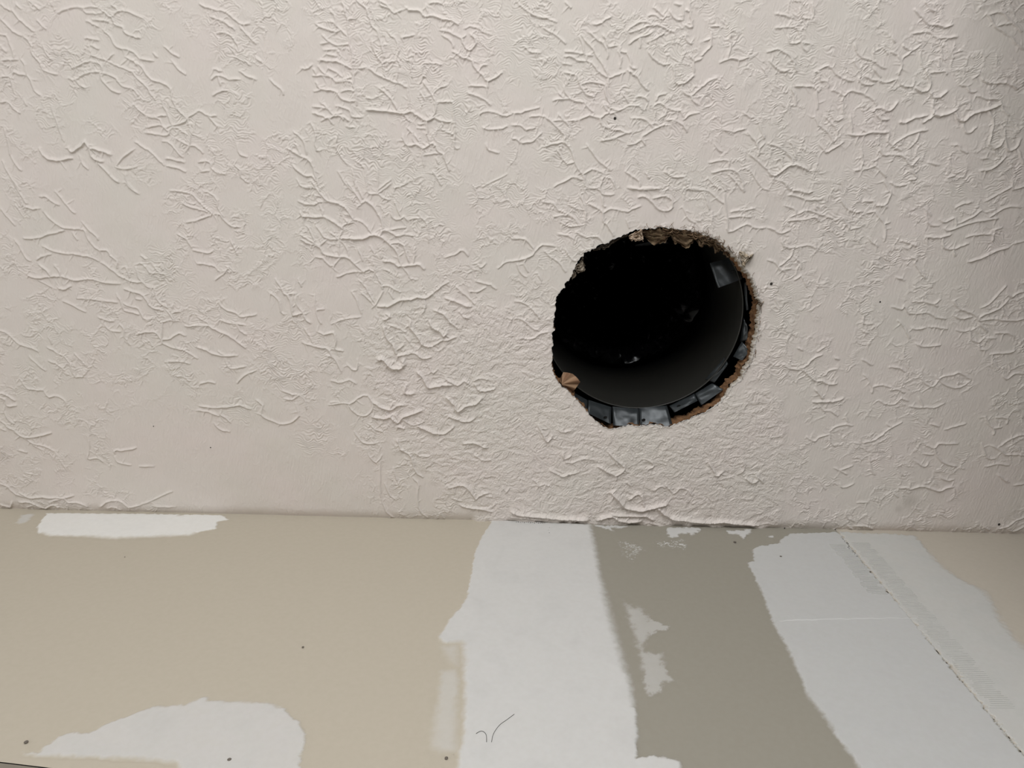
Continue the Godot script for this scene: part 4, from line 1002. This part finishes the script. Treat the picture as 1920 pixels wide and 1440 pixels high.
func build_duct() -> void:
	var k := 1571.0 / 480.0
	var c := on_level(1205, 588, H + DUCT_RISE)
	var r := on_level(1392, 588, H + DUCT_RISE).distance_to(c)
	var duct := base("duct", c)
	tag(duct, "dark round sheet-metal duct with bent tabs behind the ragged hole in the ceiling", "duct")
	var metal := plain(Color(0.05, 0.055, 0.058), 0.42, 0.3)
	var scuffs := NoiseTexture2D.new()
	scuffs.width = 256
	scuffs.height = 256
	scuffs.seamless = true
	scuffs.noise = noise(FastNoiseLite.TYPE_SIMPLEX_SMOOTH, 0.02, 8, 4)
	var g := Gradient.new()
	g.set_color(0, Color(0.24, 0.24, 0.24))
	g.set_color(1, Color(0.5, 0.5, 0.5))
	scuffs.color_ramp = g
	metal.roughness = 1.0
	metal.roughness_texture = scuffs
	metal.uv1_triplanar = true
	metal.uv1_scale = Vector3(12, 12, 12)
	# collar
	var rows := []
	var long := 0.175
	for y in [[0.0, 0.0], [0.001, -0.0004], [0.03, 0.0], [0.12, 0.0], [long, 0.0], [long, 0.001], [0.0, 0.001], [0.0, 0.0]]:
		var row := PackedVector3Array()
		for i in 96:
			var a := i / 96.0 * TAU
			row.append(Vector3(cos(a) * (r + y[1]), y[0], sin(a) * (r + y[1])))
		rows.append(row)
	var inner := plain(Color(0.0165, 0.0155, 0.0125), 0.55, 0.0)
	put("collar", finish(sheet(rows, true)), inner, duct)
	# flexible liner: crumpled black plastic over a wire helix, bending away
	var crumple := noise(FastNoiseLite.TYPE_SIMPLEX, 0.02, 9, 4)
	var folds := noise(FastNoiseLite.TYPE_SIMPLEX, 0.016, 19, 2)
	var cell := noise(FastNoiseLite.TYPE_CELLULAR, 0.022, 10)
	cell.cellular_return_type = FastNoiseLite.RETURN_DISTANCE
	rows = []
	var axis := Vector3(0, long - 0.012, 0)
	var n := 240
	for j in n + 1:
		var s := j / float(n)
		var tilt := 0.9 * smoothstep(0.35, 1.0, s)
		var dir := Vector3(-0.55 * sin(tilt), cos(tilt), -0.85 * sin(tilt)).normalized()
		var sx := dir.cross(Vector3(0, 0, 1)).normalized()
		var sz := sx.cross(dir).normalized()
		var row := PackedVector3Array()
		for i in 220:
			var a := i / 220.0 * TAU
			var q := Vector3(cos(a) * 110, s * 620, sin(a) * 110)
			var rad := r * (0.985 if j > 2 else 0.995) - 0.004 * absf(sin((s * 14.0 + a / TAU) * PI)) - 0.006 * (0.5 + crumple.get_noise_3dv(q)) - 0.015 * pow(clampf(1.0 - absf(folds.get_noise_3d(q.x * 0.7, q.y * 3.4, q.z * 0.7)) * 3.2, 0.0, 1.0), 2.0) - 0.004 * (1.0 + cell.get_noise_3dv(q * 1.4))
			row.append(axis + sx * cos(a) * rad * -1.0 + sz * sin(a) * rad)
		rows.append(row)
		axis += dir * 0.0026
	var tip := PackedVector3Array()
	for i in 220: tip.append(axis)
	rows.append(tip)
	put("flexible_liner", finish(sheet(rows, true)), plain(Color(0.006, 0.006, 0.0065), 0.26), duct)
	# tabs: [bend edge from, to, free edge to, from], rise of the bend and of the free end
	var dark_hole := plain(Color(0.004, 0.004, 0.004), 0.9)
	var tabs := [
		["288,1085 402,1150 392,1222 318,1160", 0.022, 0.006, 0.0],
		["404,1146 546,1190 541,1294 398,1225", 0.022, 0.005, 0.0],
		["551,1186 716,1200 716,1306 555,1302", 0.022, 0.004, 0.0],
		["716,1196 886,1180 922,1304 722,1312", 0.022, 0.004, 0.0],
		["900,1182 1052,1104 1074,1150 932,1222", 0.024, 0.012, 0.0],
		["1056,1108 1164,1042 1232,1082 1096,1178", 0.025, 0.014, 0.0],
		["1120,1020 1240,885 1262,925 1176,1040", 0.028, 0.02, 0.0],
		["1292,880 1345,788 1398,838 1345,905", 0.024, 0.014, 0.0],
		["1335,790 1356,640 1382,700 1378,780", 0.026, 0.02, 0.0],
		["1356,425 1372,425 1386,590 1374,595", 0.026, 0.02, 0.0],
		["1148,306 1300,268 1352,402 1198,458", 0.034, 0.022, 1.0],
		["695,192 870,150 895,184 690,203", 0.02, 0.024, 0.0],
	]
	var tones := [1.0, 1.1, 1.05, 1.05, 1.15, 1.3, 0.8, 1.2, 0.9, 1.2, 0.9, 0.35]
	for i in tabs.size():
		var e = tabs[i]
		var m: StandardMaterial3D = metal.duplicate()
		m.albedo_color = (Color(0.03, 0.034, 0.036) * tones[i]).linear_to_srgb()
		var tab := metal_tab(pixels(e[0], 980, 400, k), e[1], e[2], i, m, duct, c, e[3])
		var pits := {1: "507,1252", 3: "742,1268", 4: "958,1182", 10: "1290,360"}
		if pits.has(i):
			var p := pixels(pits[i], 980, 400, k)[0]
			var disc := CylinderMesh.new()
			disc.top_radius = 0.0022
			disc.bottom_radius = 0.0022
			disc.height = 0.0008
			disc.radial_segments = 14
			var lv: float = {1: 0.0075, 3: 0.0065, 4: 0.0155, 10: 0.0225}[i]
			var o := put("screw_hole", disc, dark_hole, tab)
			o.position = on_level(p.x, p.y, H + lv) - c
			o.rotation = Vector3(0.5, 0.3, 0.25)


func metal_tab(q: PackedVector2Array, rise0: float, rise1: float, sd: int, m: Material, parent: Node, c: Vector3, crease: float) -> Node3D:
	var rows := []
	var wave := noise(FastNoiseLite.TYPE_SIMPLEX, 0.02, sd + 30, 2)
	for j in 9:
		var t := j / 8.0
		var row := PackedVector3Array()
		for i in 11:
			var s := i / 10.0
			var p := q[0].lerp(q[1], s).lerp(q[3].lerp(q[2], s), t)
			# a rounded bend at the upper edge, then a flat leaf
			var lv := lerpf(rise0, rise1, t)
			lv -= 0.0022 * sin(minf(t / 0.3, 1.0) * PI * 0.5) - 0.0022 * t
			if crease > 0.0: lv -= 0.003 * (1.0 - absf(s - 0.45) * 2.0)
			lv += 0.0011 * wave.get_noise_2d(s * 60, t * 60)
			row.append(on_level(p.x, p.y, H + lv) - c)
		rows.append(row)
	# free sheet with a thickness of 0.7 mm
	var out := []
	for j in 9:
		var row := PackedVector3Array()
		for i in 11: row.append(rows[j][i])
		for i in range(10, -1, -1): row.append(rows[j][i] + Vector3(0, 0.0007, 0))
		out.append(row)
	var st := sheet(out, true)
	return put("metal_tab", finish(st), m, parent)

# ------------------------------------------------------------------ small things
func build_details() -> void:
	# brown paper scrap folded like a fan, caught in the lower left of the rim
	var k := 1920.0 / 240.0
	var foot := pixels("300,1330", 1020, 560, k)[0]
	var fan := pixels("232,1225 258,1160 292,1102 350,1108 430,1128 490,1180 545,1248 500,1310 455,1375 400,1398 335,1392", 1020, 560, k)
	var at := on_level(foot.x, foot.y, H + 0.004)
	var scrap := base("paper_scrap", at)
	tag(scrap, "small brown paper scrap folded like a fan at the ceiling hole rim", "paper")
	var rows := []
	var colors := []
	var mid := pixels("268,1285", 1020, 560, k)[0]
	for lv in [0.0, 0.0005]:
		for ring in 4:
			var row := PackedVector3Array()
			var cc := PackedColorArray()
			for i in (fan.size() - 1) * 4 + 1:
				var f := i / 4.0
				var p: Vector2 = fan[mini(int(f), fan.size() - 1)].lerp(fan[mini(int(f) + 1, fan.size() - 1)], f - int(f))
				var t := ring / 3.0
				var pleat := (0.0022 if int(f) % 2 == 0 else -0.0022) * (1.0 - 2.0 * absf(f - int(f) - 0.5)) * t
				row.append(on_level(lerpf(mid.x, p.x, t), lerpf(mid.y, p.y, t), H + 0.003 + 0.011 * t + pleat + lv) - at)
				cc.append(Color(0.34, 0.21, 0.125).lerp(Color(0.20, 0.105, 0.055), 0.5 + 0.5 * sin(f * 2.4)))
			rows.append(row)
			colors.append(cc)
	put("paper", finish(sheet(rows, false, colors)), coloured(0.85), scrap)
	scrap.get_child(0).name = "folded_leaf"
	# two hairs stuck on the wide white coat
	hair("325,1254 340,1245 355,1241 370,1248 380,1265 381,1300", "short hooked hair stuck on the wide white strip of joint compound")
	hair("408,1300 415,1265 430,1235 455,1205 490,1180 530,1150", "long gently curved hair stuck on the wide white strip, right of the hooked one")
	# specks of dirt on the ceiling and the wall
	var wall := get_node("wall_front")
	var ceiling := get_node("ceiling")
	for e in ["1650,566,1.6", "1446,532,2.6", "1873,983,2.6", "1471,990,1.4", "395,839,1.2", "288,799,1.0", "1153,222,2.4"]:
		var p: PackedStringArray = e.split(",")
		speck("dirt_speck", on_ceiling(float(p[0]), float(p[1])) + Vector3(0, -0.0004, 0), float(p[2]) * 0.00062, Vector3(1, 0.35, 1), ceiling)
	for e in ["568,1213,1.8", "430,1424,2.6", "837,1421,2.2", "983,1018,1.2", "1378,1016,2.8", "1464,1043,2.2", "1165,1348,1.2", "1119,1356,0.9", "49,1391,2.6", "234,1044,1", "902,974,2.4", "907,973,2"]:
		var p: PackedStringArray = e.split(",")
		speck("dirt_speck", on_wall(float(p[0]), float(p[1]), 0.001), float(p[2]) * 0.00062, Vector3(1, 1, 0.3), wall)
	# dark pits where the crack opens at the top of the joint, and along the ragged paper edge
	for i in 16:
		var p := Vector2(1577 + i * 1.9 + rng.randf_range(-2, 2), 1006 + i * 2.5 + rng.randf_range(-2, 2))
		speck("crack_pit", on_wall(p.x, p.y, 0.0008), 0.0006 * rng.randf_range(0.6, 1.4), Vector3(1, 1, 0.4), wall)
	for i in 18:
		var p := Vector2(968 + i * 3.8, 978.5 + i * 0.18 + rng.randf_range(-1, 1)) if i < 15 else Vector2(1030 + rng.randf_range(-3, 3), 984 + (i - 14) * 5)
		speck("paper_pit", on_wall(p.x, p.y, 0.0012), 0.0006 * rng.randf_range(0.7, 1.3), Vector3(1, 1, 0.4), wall)


func speck(called: String, at: Vector3, r: float, squash: Vector3, parent: Node) -> void:
	var s := SphereMesh.new()
	s.radius = r
	s.height = 2 * r
	s.radial_segments = 9
	s.rings = 5
	var o := put(called, s, plain(Color(0.13, 0.11, 0.09) if called == "dirt_speck" and squash.z < 1.0 else Color(0.03, 0.025, 0.02), 0.9), parent)
	o.position = at
	o.scale = squash
	o.rotation.z = rng.randf_range(-0.5, 0.5) if squash.z < 1.0 else 0.0


func hair(line: String, label: String) -> void:
	var p := pixels(line, 780, 940, 2.881)
	var pts := []
	for i in p.size() - 1:
		for s in 5: pts.append(p[i].cubic_interpolate(p[i + 1], p[maxi(0, i - 1)], p[mini(p.size() - 1, i + 2)], s / 5.0))
	pts.append(p[-1])
	var at := on_wall(p[0].x, p[0].y)
	var rows := []
	for q in pts:
		var w := on_wall(q.x, q.y, 0.0016) - at
		var row := PackedVector3Array()
		for i in 6: row.append(w + Vector3(cos(i / 6.0 * TAU), 0.3 * sin(i / 6.0 * TAU), sin(i / 6.0 * TAU)) * 0.00022)
		rows.append(row)
	var o := put("hair", finish(sheet(rows, true)), plain(Color(0.10, 0.095, 0.085), 0.6))
	o.position = at
	tag(o, label, "hair", "hairs on the white strip")
